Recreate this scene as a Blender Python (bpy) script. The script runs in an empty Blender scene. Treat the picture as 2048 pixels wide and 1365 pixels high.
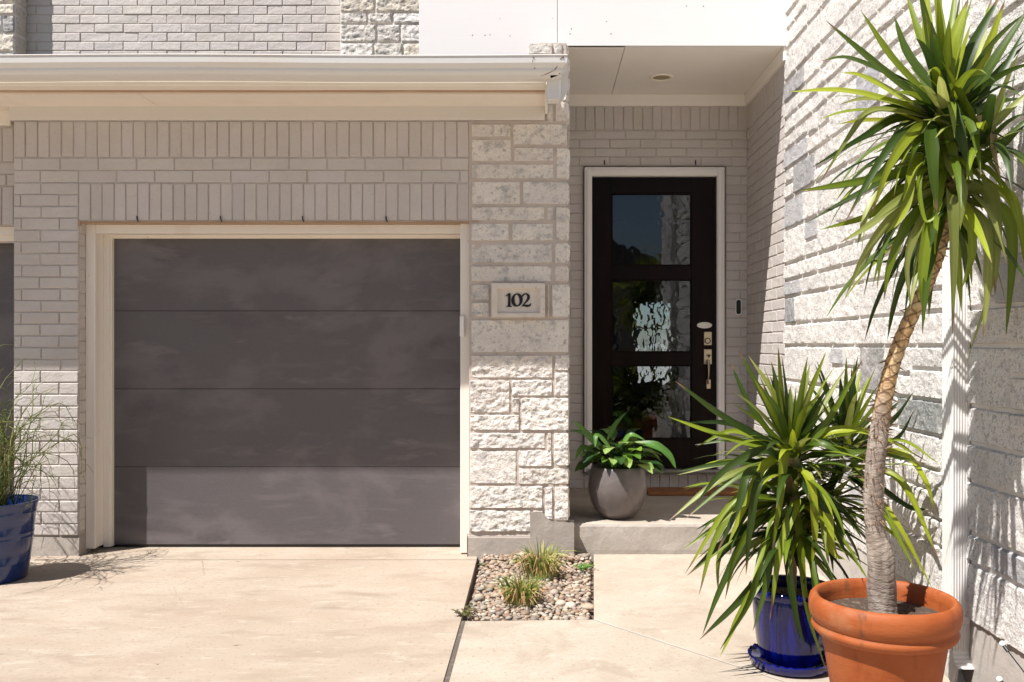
import bpy, math, random
from mathutils import Vector, noise
random.seed(7)
R = math.radians
S = bpy.context.scene
COL = S.collection

# ------------------------------------------------------------------ camera, light, exposure
F, CX, CY, CH = 1800.0, 1080.0, 692.0, 1.40      # focal length and vanishing point in photo pixels, eye height
cam = bpy.data.objects.new("camera", bpy.data.cameras.new("camera"))
COL.objects.link(cam)
cam.location = (0, 0, CH); cam.rotation_euler = (R(90), 0, 0)
cam.data.sensor_width = 36; cam.data.lens = F / 2048 * 36
cam.data.shift_x = (1024 - CX) / 2048; cam.data.shift_y = (CY - 682.5) / 2048
cam.data.clip_start = 0.05; cam.data.clip_end = 800
S.camera = cam

SUN = Vector((1.37, 1.0, -2.8)).normalized()
W = bpy.data.worlds.new("World"); S.world = W; W.use_nodes = True
nt = W.node_tree; nt.nodes.clear()
sky = nt.nodes.new("ShaderNodeTexSky"); sky.sky_type = 'NISHITA'; sky.sun_disc = False
sky.sun_elevation = math.asin(-SUN.z); sky.sun_rotation = math.atan2(-SUN.x, -SUN.y)
sky.air_density = 1.0; sky.dust_density = 0.5; sky.ozone_density = 1.0; sky.altitude = 150
bg = nt.nodes.new("ShaderNodeBackground"); bg.inputs[1].default_value = 0.05
wo = nt.nodes.new("ShaderNodeOutputWorld")
nt.links.new(sky.outputs[0], bg.inputs[0]); nt.links.new(bg.outputs[0], wo.inputs[0])
sun = bpy.data.objects.new("sun", bpy.data.lights.new("sun", 'SUN')); COL.objects.link(sun)
sun.data.energy = 5.0; sun.data.angle = R(0.53); sun.data.color = (1.0, 0.96, 0.92)
sun.rotation_euler = SUN.to_track_quat('-Z', 'Y').to_euler()
sun.location = (-5, -4, 12)
S.view_settings.view_transform = 'Standard'; S.view_settings.look = 'None'
S.view_settings.gamma = 1; S.view_settings.exposure = 0.76

# ------------------------------------------------------------------ helpers
def PX(px, py, d):                 # a photo position at a chosen real distance -> world point
    s = F / d
    return Vector(((px - CX) / s, d, CH - (py - CY) / s))
def xx(px, d): return (px - CX) * d / F
def zz(py, d): return CH - (py - CY) * d / F

def tag(o, label=None, cat=None, group=None, kind=None):
    if label: o['label'] = label
    if cat: o['category'] = cat
    if group: o['group'] = group
    if kind: o['kind'] = kind
    return o
def thing(name, loc, label, cat, group=None):
    o = bpy.data.objects.new(name, None); COL.objects.link(o); o.location = loc
    o.empty_display_size = 0.1
    o['org'] = list(loc)
    return tag(o, label, cat, group)

class MB:
    def __init__(s): s.v = []; s.f = []; s.c = []; s.hc = False
    def add(s, vs, fs, col=None):
        n = len(s.v); s.v += [tuple(p) for p in vs]
        s.f += [tuple(i + n for i in f) for f in fs]
        if col is None: s.c += [(1, 1, 1)] * len(vs)
        else:
            s.hc = True
            s.c += (list(col) if isinstance(col, list) else [col] * len(vs))
        return s
    def box(s, x0, x1, y0, y1, z0, z1, bev=0.0, col=None):
        if bev <= 0:
            vs = [(x, y, z) for z in (z0, z1) for y in (y0, y1) for x in (x0, x1)]
            return s.add(vs, [(0, 2, 3, 1), (4, 5, 7, 6), (0, 1, 5, 4), (2, 6, 7, 3), (0, 4, 6, 2), (1, 3, 7, 5)], col)
        c = [(x0, x1), (y0, y1), (z0, z1)]
        vs = []; idx = {}
        for ix in (0, 1):
            for iy in (0, 1):
                for iz in (0, 1):
                    p = [c[0][ix], c[1][iy], c[2][iz]]
                    sg = [1 - 2 * ix, 1 - 2 * iy, 1 - 2 * iz]
                    for a in range(3):
                        q = [p[k] + (0 if k == a else sg[k] * bev) for k in range(3)]
                        idx[(ix, iy, iz, a)] = len(vs); vs.append(q)
        g = lambda *k: idx[k]
        fs = []
        for i in (0, 1):
            fs.append((g(i,0,0,0), g(i,1,0,0), g(i,1,1,0), g(i,0,1,0)))
            fs.append((g(0,i,0,1), g(1,i,0,1), g(1,i,1,1), g(0,i,1,1)))
            fs.append((g(0,0,i,2), g(1,0,i,2), g(1,1,i,2), g(0,1,i,2)))
        for i in (0, 1):
            for j in (0, 1):
                fs.append((g(i,j,0,0), g(i,j,1,0), g(i,j,1,1), g(i,j,0,1)))
                fs.append((g(i,0,j,0), g(i,1,j,0), g(i,1,j,2), g(i,0,j,2)))
                fs.append((g(0,i,j,1), g(1,i,j,1), g(1,i,j,2), g(0,i,j,2)))
                for k in (0, 1): fs.append((g(i,j,k,0), g(i,j,k,1), g(i,j,k,2)))
        fs = list(dict.fromkeys(fs))
        return s.add(vs, fs, col)
    def prism(s, prof, axis, a0, a1, col=None):      # prof: closed 2D profile, extruded along axis
        n = len(prof); vs = []
        for a in (a0, a1):
            for (p, q) in prof:
                vs.append((a, p, q) if axis == 'x' else (p, a, q) if axis == 'y' else (p, q, a))
        fs = [(i, (i + 1) % n, n + (i + 1) % n, n + i) for i in range(n)]
        fs += [tuple(range(n)), tuple(range(2 * n - 1, n - 1, -1))]
        return s.add(vs, fs, col)
    def tube(s, pts, rad, seg=10, col=None, caps=True):
        vs = []; fs = []; m = len(pts); pts = [Vector(p) for p in pts]
        if not isinstance(rad, (list, tuple)): rad = [rad] * m
        ref = None
        for i, p in enumerate(pts):
            t = (pts[min(i + 1, m - 1)] - pts[max(i - 1, 0)]).normalized()
            if ref is None: ref = t.orthogonal().normalized()
            ref = (ref - t * ref.dot(t)).normalized(); b = t.cross(ref)
            for k in range(seg):
                a = 2 * math.pi * k / seg
                vs.append(p + (ref * math.cos(a) + b * math.sin(a)) * rad[i])
        for i in range(m - 1):
            for k in range(seg):
                k2 = (k + 1) % seg
                fs.append((i * seg + k, i * seg + k2, (i + 1) * seg + k2, (i + 1) * seg + k))
        if caps: fs += [tuple(range(seg - 1, -1, -1)), tuple(range((m - 1) * seg, m * seg))]
        return s.add(vs, fs, col)
    def lathe(s, prof, cx, cy, z0, seg=64, wob=0.0, col=None):
        vs = []; fs = []; n = len(prof)
        for (r, z) in prof:
            for k in range(seg):
                a = 2 * math.pi * k / seg
                rr = r * (1 + wob * noise.noise(Vector((math.cos(a) * 1.5, math.sin(a) * 1.5, z * 6))))
                vs.append((cx + rr * math.cos(a), cy + rr * math.sin(a), z0 + z))
        for i in range(n - 1):
            for k in range(seg):
                k2 = (k + 1) % seg
                fs.append((i * seg + k, i * seg + k2, (i + 1) * seg + k2, (i + 1) * seg + k))
        return s.add(vs, fs, col)
    def build(s, name, mat, parent=None, smooth=False, angle=None, org=None, bevel=None):
        o0 = Vector((0, 0, 0))
        if parent is not None: o0 = Vector(parent['org'])
        elif org is not None: o0 = Vector(org)
        me = bpy.data.meshes.new(name)
        me.from_pydata([tuple(Vector(p) - o0) for p in s.v], [], s.f)
        me.materials.append(mat)
        if s.hc:
            at = me.color_attributes.new("Col", 'FLOAT_COLOR', 'POINT')
            buf = []
            for c in s.c: buf += [c[0], c[1], c[2], 1.0]
            at.data.foreach_set("color", buf)
        if smooth:
            me.polygons.foreach_set("use_smooth", [True] * len(me.polygons))
            if angle: me.set_sharp_from_angle(angle=R(angle))
        me.validate(); me.update()
        ob = bpy.data.objects.new(name, me); COL.objects.link(ob)
        ob['org'] = list(o0)
        if parent is not None: ob.parent = parent
        else: ob.location = o0
        if bevel:
            m = ob.modifiers.new("bevel", 'BEVEL'); m.width = bevel; m.segments = 2
            m.limit_method = 'ANGLE'; m.angle_limit = R(35)
        return ob

# ------------------------------------------------------------------ materials
def mat(name, col=(.5,.5,.5), rough=.6, attr=False, metal=0.0, var=None, bumps=(), spec=.5, extra=None, coat=0):
    """col base; var = list of (scale, colour2, lo, hi, stretch) noise mixes; bumps = list of (scale, strength, distance, stretch)"""
    m = bpy.data.materials.new(name); m.use_nodes = True
    t = m.node_tree; n = t.nodes; L = t.links
    b = n['Principled BSDF']; b.inputs['Roughness'].default_value = rough
    b.inputs['Metallic'].default_value = metal
    b.inputs['Specular IOR Level'].default_value = spec
    if coat: b.inputs['Coat Weight'].default_value = coat; b.inputs['Coat Roughness'].default_value = .03
    tc = n.new('ShaderNodeTexCoord'); src = tc.outputs['Object']
    if attr:
        a = n.new('ShaderNodeVertexColor'); a.layer_name = 'Col'; cur = a.outputs['Color']
        mm = n.new('ShaderNodeMix'); mm.data_type = 'RGBA'; mm.blend_type = 'MULTIPLY'; mm.inputs[0].default_value = 1
        mm.inputs[7].default_value = (*col, 1); L.new(cur, mm.inputs[6]); cur = mm.outputs[2]
    else:
        rg = n.new('ShaderNodeRGB'); rg.outputs[0].default_value = (*col, 1); cur = rg.outputs[0]
    def nz(scale, stretch, detail=6, rgh=.6, dist=0):
        mp = n.new('ShaderNodeMapping'); mp.inputs['Scale'].default_value = stretch or (1, 1, 1)
        L.new(src, mp.inputs[0])
        x = n.new('ShaderNodeTexNoise'); x.inputs['Scale'].default_value = scale
        x.inputs['Detail'].default_value = detail; x.inputs['Roughness'].default_value = rgh
        x.inputs['Distortion'].default_value = dist
        L.new(mp.outputs[0], x.inputs[0]); return x.outputs[0]
    for vv in (var or []):
        scale, c2, lo, hi = vv[:4]; st = vv[4] if len(vv) > 4 else None; ds = vv[5] if len(vv) > 5 else 0
        rp = n.new('ShaderNodeMapRange'); rp.inputs[1].default_value = lo; rp.inputs[2].default_value = hi
        L.new(nz(scale, st, dist=ds), rp.inputs[0])
        mx = n.new('ShaderNodeMix'); mx.data_type = 'RGBA'; L.new(rp.outputs[0], mx.inputs[0])
        L.new(cur, mx.inputs[6]); mx.inputs[7].default_value = (*c2, 1); cur = mx.outputs[2]
    L.new(cur, b.inputs['Base Color'])
    prev = None
    for (scale, st, dist, stretch) in bumps:
        bp = n.new('ShaderNodeBump'); bp.inputs['Strength'].default_value = st; bp.inputs['Distance'].default_value = dist
        L.new(nz(scale, stretch), bp.inputs['Height'])
        if prev: L.new(prev, bp.inputs['Normal'])
        prev = bp.outputs[0]
    if prev: L.new(prev, b.inputs['Normal'])
    if extra: extra(m, n, L, b, src, nz)
    return m

M = {}
M['brick'] = mat('painted_brick', (.55, .503, .468), .62, attr=True,
    var=[(2.2, (.50, .452, .415), .45, .70), (60, (.43, .392, .365), .60, .75)],
    bumps=[(22, .55, .011, None), (75, .45, .005, None), (200, .4, .003, None)])
M['mortar'] = mat('painted_mortar', (.50, .45, .41), .8, bumps=[(70, .6, .004, None)], var=[(9, (.41, .355, .31), .45, .7)])
M['stone'] = mat('limewashed_stone', (1.06, 1.06, 1.06), .85, attr=True,
    var=[(13, (.46, .44, .42), .52, .68), (40, (.42, .395, .37), .56, .68), (110, (.36, .335, .31), .58, .70), (7, (.66, .61, .55), .55, .85)],
    bumps=[(38, .5, .012, None), (85, .8, .010, None), (210, .8, .005, None)])
M['wall_stone'] = mat('rough_wall_stone', (1, 1, 1), .85, attr=True,
    var=[(9, (.58, .55, .53), .52, .72), (62, (.46, .44, .415), .53, .64), (130, (.34, .32, .30), .56, .66)],  # fine dark speckle: small grazing-sun shadows put into the stone colour
    bumps=[(38, .35, .010, None), (75, .9, .011, None), (190, .9, .006, None)])
M['stone_flat'] = mat('smooth_limestone', (.66, .60, .53), .85,
    var=[(30, (.45, .41, .37), .58, .75), (6, (.58, .51, .44), .5, .8)], bumps=[(60, .5, .006, None)])
M['stone_mortar'] = mat('stone_mortar', (.52, .445, .39), .9, bumps=[(80, .6, .005, None)], var=[(12, (.43, .37, .32), .5, .7)])
M['wall_mortar'] = mat('wall_mortar', (.68, .635, .585), .9, bumps=[(80, .6, .005, None)], var=[(12, (.58, .53, .48), .5, .7)])
M['trim'] = mat('cream_trim', (.82, .755, .67), .5, bumps=[(60, .15, .002, (.15, 1, 1))], var=[(5, (.76, .69, .60), .5, .8)])
M['trim_v'] = mat('cream_trim_upright', (.80, .74, .66), .5, bumps=[(60, .15, .002, (1, 1, .1))],
    var=[(4, (.70, .63, .54), .55, .8, (1, 1, .3)), (30, (.50, .40, .30), .68, .75, (1, 1, .3))])
M['frieze'] = mat('shaded_frieze_trim', (.66, .62, .57), .5, bumps=[(60, .15, .002, (.15, 1, 1))])  # greyer than the soffit trim: the frieze's weaker light is put into the colour
M['gutter'] = mat('gutter_aluminium', (.68, .665, .645), .30, bumps=[(5, .12, .01, (.6, 1, 1))], var=[(8, (.66, .62, .56), .5, .8, (.3, 1, 1))])
M['siding'] = mat('white_siding', (.74, .715, .705), .55, bumps=[(20, .22, .003, (.10, 1, 1.6)), (70, .12, .0015, (.06, 1, 1.6))],
    var=[(60, (.55, .52, .5), .73, .78)])
M['soffit'] = mat('soffit_board', (.86, .815, .75), .6, bumps=[(120, .2, .002, None)], var=[(2, (.82, .77, .70), .5, .8)])
M['wood'] = mat('bare_wood', (.42, .28, .18), .7, var=[(10, (.56, .42, .30), .5, .7, (.2, 1, 1))])
M['rust'] = mat('rusty_flashing', (.16, .08, .05), .8, var=[(20, (.30, .2, .14), .5, .7)])
M['roof'] = mat('shingles', (.12, .11, .10), .9, bumps=[(40, .8, .02, None)])
def gd(m, n, L, b, src, nz):
    # a big soft patchiness that also changes the sheen
    rp = n.new('ShaderNodeMapRange'); rp.inputs[1].default_value = .35; rp.inputs[2].default_value = .7
    rp.inputs[3].default_value = .42; rp.inputs[4].default_value = .62
    L.new(nz(2.6, (1, 1, 1.6)), rp.inputs[0]); L.new(rp.outputs[0], b.inputs['Roughness'])
M['garage'] = mat('garage_door_paint', (.100, .088, .091), .5, extra=gd,
    var=[(1.3, (.135, .118, .121), .47, .56, (.9, 1, 1.4), .3), (1.9, (.080, .068, .071), .54, .66, (.6, 1, 1.1), .4),
         (2.7, (.150, .132, .134), .58, .66, (.5, 1, 1.8), .4), (6, (.125, .109, .112), .58, .70, (.35, 1, 2.4), .3), (150, (.14, .123, .125), .60, .68)],
    bumps=[(30, .35, .002, (.08, 1, 1.5)), (260, .35, .0015, None)])
M['dark'] = mat('black_gap', (.01, .009, .008), .8)
M['black'] = mat('black_plastic', (.012, .012, .013), .3)
M['espresso'] = mat('espresso_wood', (.006, .003, .0025), .35, spec=.10, bumps=[(40, .2, .002, (1, 1, .08))], var=[(12, (.012, .005, .004), .45, .7, (1, 1, .1))])
M['brass'] = mat('aged_nickel', (.48, .40, .28), .33, metal=1.0, bumps=[(120, .1, .001, None)])
M['white'] = mat('white_plastic', (.78, .76, .73), .4)
M['paper'] = mat('printed_sticker', (.72, .69, .62), .5, var=[(90, (.35, .34, .30), .60, .66, (1, 1, 2))])
M['casing'] = mat('door_casing', (.80, .765, .72), .5, bumps=[(60, .12, .002, (1, 1, .1))])
M['foundation'] = mat('cast_foundation', (.34, .30, .262), .85,
    var=[(4, (.43, .385, .34), .45, .7), (14, (.27, .235, .21), .58, .75), (90, (.22, .19, .17), .66, .74)],
    bumps=[(9, .4, .02, None), (80, .4, .004, None)])
M['foundation_pale'] = mat('pale_foundation', (.42, .385, .345), .85, var=[(8, (.36, .33, .295), .5, .7)], bumps=[(12, .3, .015, None), (90, .4, .004, None)])
M['concrete'] = mat('driveway_concrete', (0.367, 0.297, 0.228), .85,
    var=[(1.1, (0.419, 0.347, 0.275), .42, .60), (1.3, (0.354, 0.274, 0.205), .50, .72, (.7, 1.6, 1), .3), (5, (0.291, 0.224, 0.167), .52, .74, (.45, 1.2, 1), .4), (11, (0.442, 0.376, 0.303), .56, .70, (.5, 1.5, 1)),
         (45, (0.279, 0.218, 0.162), .56, .70), (110, (0.175, 0.131, 0.096), .66, .72), (16, (0.116, 0.087, 0.061), .70, .73, (.5, 1, 1))],
    bumps=[(45, .5, .005, None), (260, .8, .003, None)])
M['walk'] = mat('walkway_concrete', (0.384, 0.322, 0.256), .85,
    var=[(1.7, (0.436, 0.372, 0.299), .42, .62), (3, (0.332, 0.267, 0.205), .50, .70, None, .8), (11, (0.448, 0.388, 0.318), .56, .70), (45, (0.303, 0.242, 0.186), .56, .70), (110, (0.198, 0.154, 0.113), .67, .73), (18, (0.140, 0.110, 0.077), .71, .74)],
    bumps=[(45, .5, .005, None), (260, .8, .003, None)])
M['porch'] = mat('porch_concrete', (.35, .30, .245), .8, var=[(3, (.46, .40, .335), .45, .7), (30, (.30, .25, .21), .66, .76)], bumps=[(60, .3, .003, None)])
M['joint'] = mat('joint_filler', (.10, .08, .065), .95, bumps=[(60, .6, .01, None)], var=[(25, (.20, .165, .14), .5, .7)])
M['pale_line'] = mat('pale_saw_cut', (.47, .43, .375), .9)
M['pebble'] = mat('river_pebbles', (1, 1, 1), .7, attr=True, var=[(40, (.33, .24, .18), .60, .8)], bumps=[(70, .3, .004, None)])
M['dirt'] = mat('bed_dirt', (.14, .10, .075), .95, bumps=[(50, .9, .02, None)], var=[(30, (.22, .17, .13), .5, .7)])
def leafx(m, n, L, b, src, nz):
    out = [x for x in n if x.type == 'OUTPUT_MATERIAL'][0]
    tr = n.new('ShaderNodeBsdfTranslucent'); mx = n.new('ShaderNodeMixShader'); mx.inputs[0].default_value = .24
    bc = b.inputs['Base Color'].links[0].from_socket
    hs = n.new('ShaderNodeHueSaturation'); hs.inputs['Value'].default_value = 1.9; hs.inputs['Hue'].default_value = .49
    L.new(bc, hs.inputs['Color']); L.new(hs.outputs[0], tr.inputs[0])
    L.new(b.outputs[0], mx.inputs[1]); L.new(tr.outputs[0], mx.inputs[2]); L.new(mx.outputs[0], out.inputs[0])
M['leaf'] = mat('leaf', (1, 1, 1), .42, spec=.35, attr=True, extra=leafx, bumps=[(90, .15, .002, None)])
M['bark'] = mat('bark', (1, 1, 1), .9, attr=True, var=[(60, (.20, .16, .125), .58, .75)], bumps=[(60, .8, .008, (1, 1, 2.2)), (200, .4, .003, None)])
M['soil'] = mat('potting_soil', (.085, .056, .038), .95, bumps=[(50, 1, .03, None)], var=[(35, (.22, .17, .13), .54, .68), (70, (.03, .02, .015), .58, .68)])
M['terracotta'] = mat('terracotta', (0.293, 0.069, 0.015), .62, spec=.3,
    var=[(5, (0.330, 0.088, 0.024), .42, .62), (14, (0.228, 0.049, 0.010), .54, .72, (1, 1, .35)), (3.2, (0.367, 0.157, 0.073), .56, .74, (1, 1, 1.4)), (55, (0.176, 0.045, 0.015), .66, .73), (8, (0.125, 0.056, 0.026), .67, .74, (1, 1, .3))],
    bumps=[(120, .3, .003, None), (9, .15, .012, (1, 1, 5))])
M['cobalt'] = mat('cobalt_glaze', (.002, .005, .13), .12, coat=.4, spec=.35, var=[(14, (.001, .003, .05), .45, .7, (1, 1, .22))], bumps=[(14, .25, .006, None)])
M['navy'] = mat('navy_plastic', (.006, .022, .105), .22, coat=.5, bumps=[(8, .08, .01, None)])
M['greypot'] = mat('grey_pot', (.125, .105, .10), .28, var=[(14, (.155, .132, .125), .5, .7), (90, (.30, .27, .25), .72, .76)])
M['mat'] = mat('coir_mat', (.30, .125, .045), .95, bumps=[(200, 1, .006, None)], var=[(30, (.20, .07, .02), .5, .7)])
M['bulb'] = mat('white_globe', (.82, .82, .80), .25)
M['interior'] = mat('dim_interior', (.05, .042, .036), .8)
M['opp'] = mat('opposite_wall', (.30, .26, .22), .8)
M['ground'] = mat('far_ground', (.34, .30, .25), .95, bumps=[(2, .4, .05, None)], var=[(.5, (.22, .22, .14), .5, .7)])
def ripple(m, n, L, b, src, nz):
    mp = n.new('ShaderNodeMapping'); mp.inputs['Scale'].default_value = (1.3, 1, .85)
    vo = n.new('ShaderNodeTexVoronoi'); vo.feature = 'SMOOTH_F1'; vo.inputs['Scale'].default_value = 19; vo.inputs['Smoothness'].default_value = .6
    L.new(src, mp.inputs[0]); L.new(mp.outputs[0], vo.inputs[0])
    def bump(st):
        bp = n.new('ShaderNodeBump'); bp.inputs['Strength'].default_value = st; bp.inputs['Distance'].default_value = .012
        L.new(vo.outputs['Distance'], bp.inputs['Height']); return bp.outputs[0]
    rf_ = n.new('ShaderNodeBsdfRefraction'); rf_.inputs['Color'].default_value = (.62, .68, .74, 1); rf_.inputs['Roughness'].default_value = 0; rf_.inputs['IOR'].default_value = 1.5
    gl = n.new('ShaderNodeBsdfGlossy'); gl.inputs['Color'].default_value = (1, 1, 1, 1); gl.inputs['Roughness'].default_value = .01
    L.new(bump(.30), rf_.inputs['Normal']); L.new(bump(.018), gl.inputs['Normal'])
    fr_ = n.new('ShaderNodeFresnel'); fr_.inputs['IOR'].default_value = 1.55
    mx = n.new('ShaderNodeMixShader'); L.new(fr_.outputs[0], mx.inputs[0]); L.new(rf_.outputs[0], mx.inputs[1]); L.new(gl.outputs[0], mx.inputs[2])
    out = [x for x in n if x.type == 'OUTPUT_MATERIAL'][0]; L.new(mx.outputs[0], out.inputs[0])
M['glass'] = mat('rippled_glass', (.80, .84, .84), .0, extra=ripple)

# ------------------------------------------------------------------ brick and stone builders
def jit(a): return random.uniform(-a, a)
def brick(mb, fr, u0, u1, v0, v1, w=.0062, gap=.0038, bev=.004):
    u0 += gap + jit(.0012); u1 -= gap + jit(.0012); v0 += gap + jit(.001); v1 -= gap + jit(.001)
    if u1 - u0 < .012 or v1 - v0 < .012: return
    g = 1 + jit(.045); c = (g, g * (1 + jit(.012)), g * (1 + jit(.02)))
    w = w + jit(.0022); k = [jit(.0016) for _ in range(4)]
    q = [jit(.0015) for _ in range(8)]
    o = [(u0 + q[0], v0 + q[1]), (u1 + q[2], v0 + q[3]), (u1 + q[4], v1 + q[5]), (u0 + q[6], v1 + q[7])]
    cu, cv = (u0 + u1) / 2, (v0 + v1) / 2
    vs = [fr(u, v, -.004) for u, v in o]
    vs += [fr(u, v, w - .003 + k[i]) for i, (u, v) in enumerate(o)]
    for i, (u, v) in enumerate(o):
        vs.append(fr(u + (bev if u < cu else -bev), v + (bev if v < cv else -bev), w + k[i]))
    fs = [(8, 9, 10, 11)]
    for i in range(4):
        j = (i + 1) % 4
        fs += [(i, j, 4 + j, 4 + i), (4 + i, 4 + j, 8 + j, 8 + i)]
    mb.add(vs, fs, c)
def courses(mb, fr, u0, u1, v0, v1, h=.0797, Lb=.254, off=0.0, start=0, top=True):
    n = max(1, round((v1 - v0) / h)); hh = (v1 - v0) / n
    for i in range(n):
        b1 = v1 - i * hh; b0 = b1 - hh
        o = off + (Lb / 2 if (i + start) % 2 else 0) + jit(.006)
        u = u0 - ((u0 - o) % Lb)
        while u < u1:
            a, b = max(u, u0), min(u + Lb, u1)
            if b - a > .03: brick(mb, fr, a, b, b0, b1)
            elif b - a > 0: pass
            u += Lb
def soldiers(mb, fr, u0, u1, v0, v1, wd=.0797):
    n = max(1, round((u1 - u0) / wd)); ww = (u1 - u0) / n
    for i in range(n): brick(mb, fr, u0 + i * ww, u0 + (i + 1) * ww, v0 + .003, v1 - .003, w=.007)
def front(d): return lambda u, v, w: (u, d - w, v)
def side(X): return lambda u, v, w: (X - w, u, v)

def hewn(mb, fr, u0, u1, v0, v1, res, w=.03, rough=.014, gap=.005, col=(.7,.65,.6), seed=0, flat=False, edge=.018):
    u0 += gap; u1 -= gap; v0 += gap; v1 -= gap
    nu = max(3, int((u1 - u0) / res)); nv = max(3, int((v1 - v0) / res))
    vs = []; cs = []
    sd = seed * 7.31
    tu, tv = jit(.010), jit(.008)
    for j in range(nv + 1):
        for i in range(nu + 1):
            a, b = i / nu, j / nv
            u = u0 + (u1 - u0) * a; v = v0 + (v1 - v0) * b
            e = min(min(a, 1 - a) * (u1 - u0), min(b, 1 - b) * (v1 - v0))
            wob = noise.noise(Vector((u * 16, v * 16, sd + 40))) * .004
            if e <= 0: hgt = -.01
            else:
                k = min(1, (e + .002) / edge); k = 1 - (1 - k) ** 2.2
                p = Vector((u * 19, v * 27, sd))
                nn = noise.fractal(p, .55, 2.15, 7)
                rg = abs(noise.noise(p * .8)) * 1.2
                if flat: hgt = k * (w * .7 + nn * .0035)
                else: hgt = k * (w + tu * (a - .5) + tv * (b - .5) + nn * rough * 1.1 - rg * rough * .7)
            ui, vi = u, v
            if i in (0, nu): ui += wob
            if j in (0, nv): vi += wob
            vs.append(fr(ui, vi, hgt))
            t = 1 + .10 * noise.noise(Vector((u * 6, v * 6, sd + 9)))
            cs.append((col[0] * t, col[1] * t, col[2] * t))
    fs = [(j * (nu + 1) + i, j * (nu + 1) + i + 1, (j + 1) * (nu + 1) + i + 1, (j + 1) * (nu + 1) + i) for j in range(nv) for i in range(nu)]
    mb.add(vs, fs, cs)

# ------------------------------------------------------------------ key distances (metres from the eye)
DF, DG, DB, DU, DS = 6.0, 6.25, 7.5, 7.9, 6.27    # facade, garage door, entry back wall, upper brick, siding
XR = 1.73                                          # plane of the stone wing on the right
ZFR = CH + 1.50                                    # top of the lower facade
XL = xx(28, DF); XO = xx(158, DF); XC = xx(938, DF); XC2 = .195

# ------------------------------------------------------------------ setting: ground, driveway, walkway, porch
def structure(mb, name, m, **k): return tag(mb.build(name, m, **k), kind='structure')
g = MB(); g.add([(-300, -300, -.08), (300, -300, -.08), (300, 300, -.08), (-300, 300, -.08)], [(0, 1, 2, 3)])
structure(g, 'ground', M['ground'])
def slab(poly, z=0.0, th=.07):
    mb = MB(); n = len(poly)
    mb.add([(x, y, z) for x, y in poly] + [(x, y, z - th) for x, y in poly],
           [tuple(range(n))] + [(i, (i + 1) % n, n + (i + 1) % n, n + i) for i in range(n)])
    return mb
XJ = -.392
dr = slab([(-3.172, -9), (XJ - .012, -9), (XJ - .012, 4.58), (-.415, 5.880), (-3.172, 5.880)])
structure(dr, 'driveway', M['concrete'])
structure(slab([(-3.30, 5.892), (-.415, 5.892), (-.43, 6.30), (-3.30, 6.30)]), 'garage_apron', M['concrete'])
structure(slab([(-8, -9), (-3.184, -9), (-3.184, 5.88), (-3.31, 5.88), (-3.31, 6.5), (-8, 6.5)], z=-.003), 'neighbouring_driveway', M['concrete'])
structure(slab([(XJ + .014, -9), (2.6, -9), (2.6, 2.0), (XR, 2.4), (XR, 6.06), (.362, 6.06), (.276, 4.60), (XJ + .014, 4.575)]), 'walkway', M['walk'])
jn = MB()
jn.add([(XJ - .014, -9, -.006), (XJ + .016, -9, -.006), (XJ + .016, 4.6, -.006), (XJ - .014, 4.6, -.006)], [(0, 1, 2, 3)])
jn.add([(-3.19, -9, -.012), (-3.17, -9, -.012), (-3.17, 5.9, -.012), (-3.19, 5.9, -.012)], [(0, 1, 2, 3)])
jn.add([(-3.32, 5.875, -.007), (-.41, 5.875, -.007), (-.41, 5.90, -.007), (-3.32, 5.90, -.007)], [(0, 1, 2, 3)])
structure(jn, 'expansion_joint', M['joint'])
ln = MB()
P0, P1 = Vector((.28, 4.595, .0025)), Vector((1.13, 3.62, .0025)); dn = (P1 - P0).normalized(); sn = Vector((-dn.y, dn.x, 0))
vs = []
for i in range(40):
    t = i / 39; wdt = .0045 * (1 + .5 * noise.noise(Vector((t * 9, 0, 0)))) * (1.2 - .6 * t); c = P0.lerp(P1, t) + sn * .003 * noise.noise(Vector((t * 14, 3, 0)))
    vs += [c - sn * wdt, c + sn * wdt]
ln.add(vs, [(2 * i, 2 * i + 1, 2 * i + 3, 2 * i + 2) for i in range(39)])
structure(ln, 'saw_cut', M['pale_line'])
st = MB(); zS = .205
# porch slab: worn rounded front edge
prof = [(6.045, -.05), (6.04, .03), (6.046, .12), (6.048, zS - .022), (6.056, zS - .006), (6.075, zS), (7.52, zS + .004), (7.52, -.05)]
N = 60; vs = []
for i in range(N + 1):
    x = .03 + (XR - .03) * i / N
    for (y, z) in prof:
        q = noise.noise(Vector((x * 3, z * 6, 1))) * .008 + noise.noise(Vector((x * 14, z * 9, 5))) * .003
        vs.append((x, y + (q if y < 6.08 else 0), z + (q * .4 if 6.04 < y < 6.07 and z > .1 else 0)))
n = len(prof); fs = [(i * n + j, (i + 1) * n + j, (i + 1) * n + j + 1, i * n + j + 1) for i in range(N) for j in range(n - 1)]
fs.append(tuple(range(n))); st.add(vs, fs)
po = structure(st, 'porch_floor', M['porch'])
po.data.materials.append(M['foundation'])
for p in po.data.polygons:
    if p.center.y < 6.06 and p.center.z < zS - .01: p.material_index = 1

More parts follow.
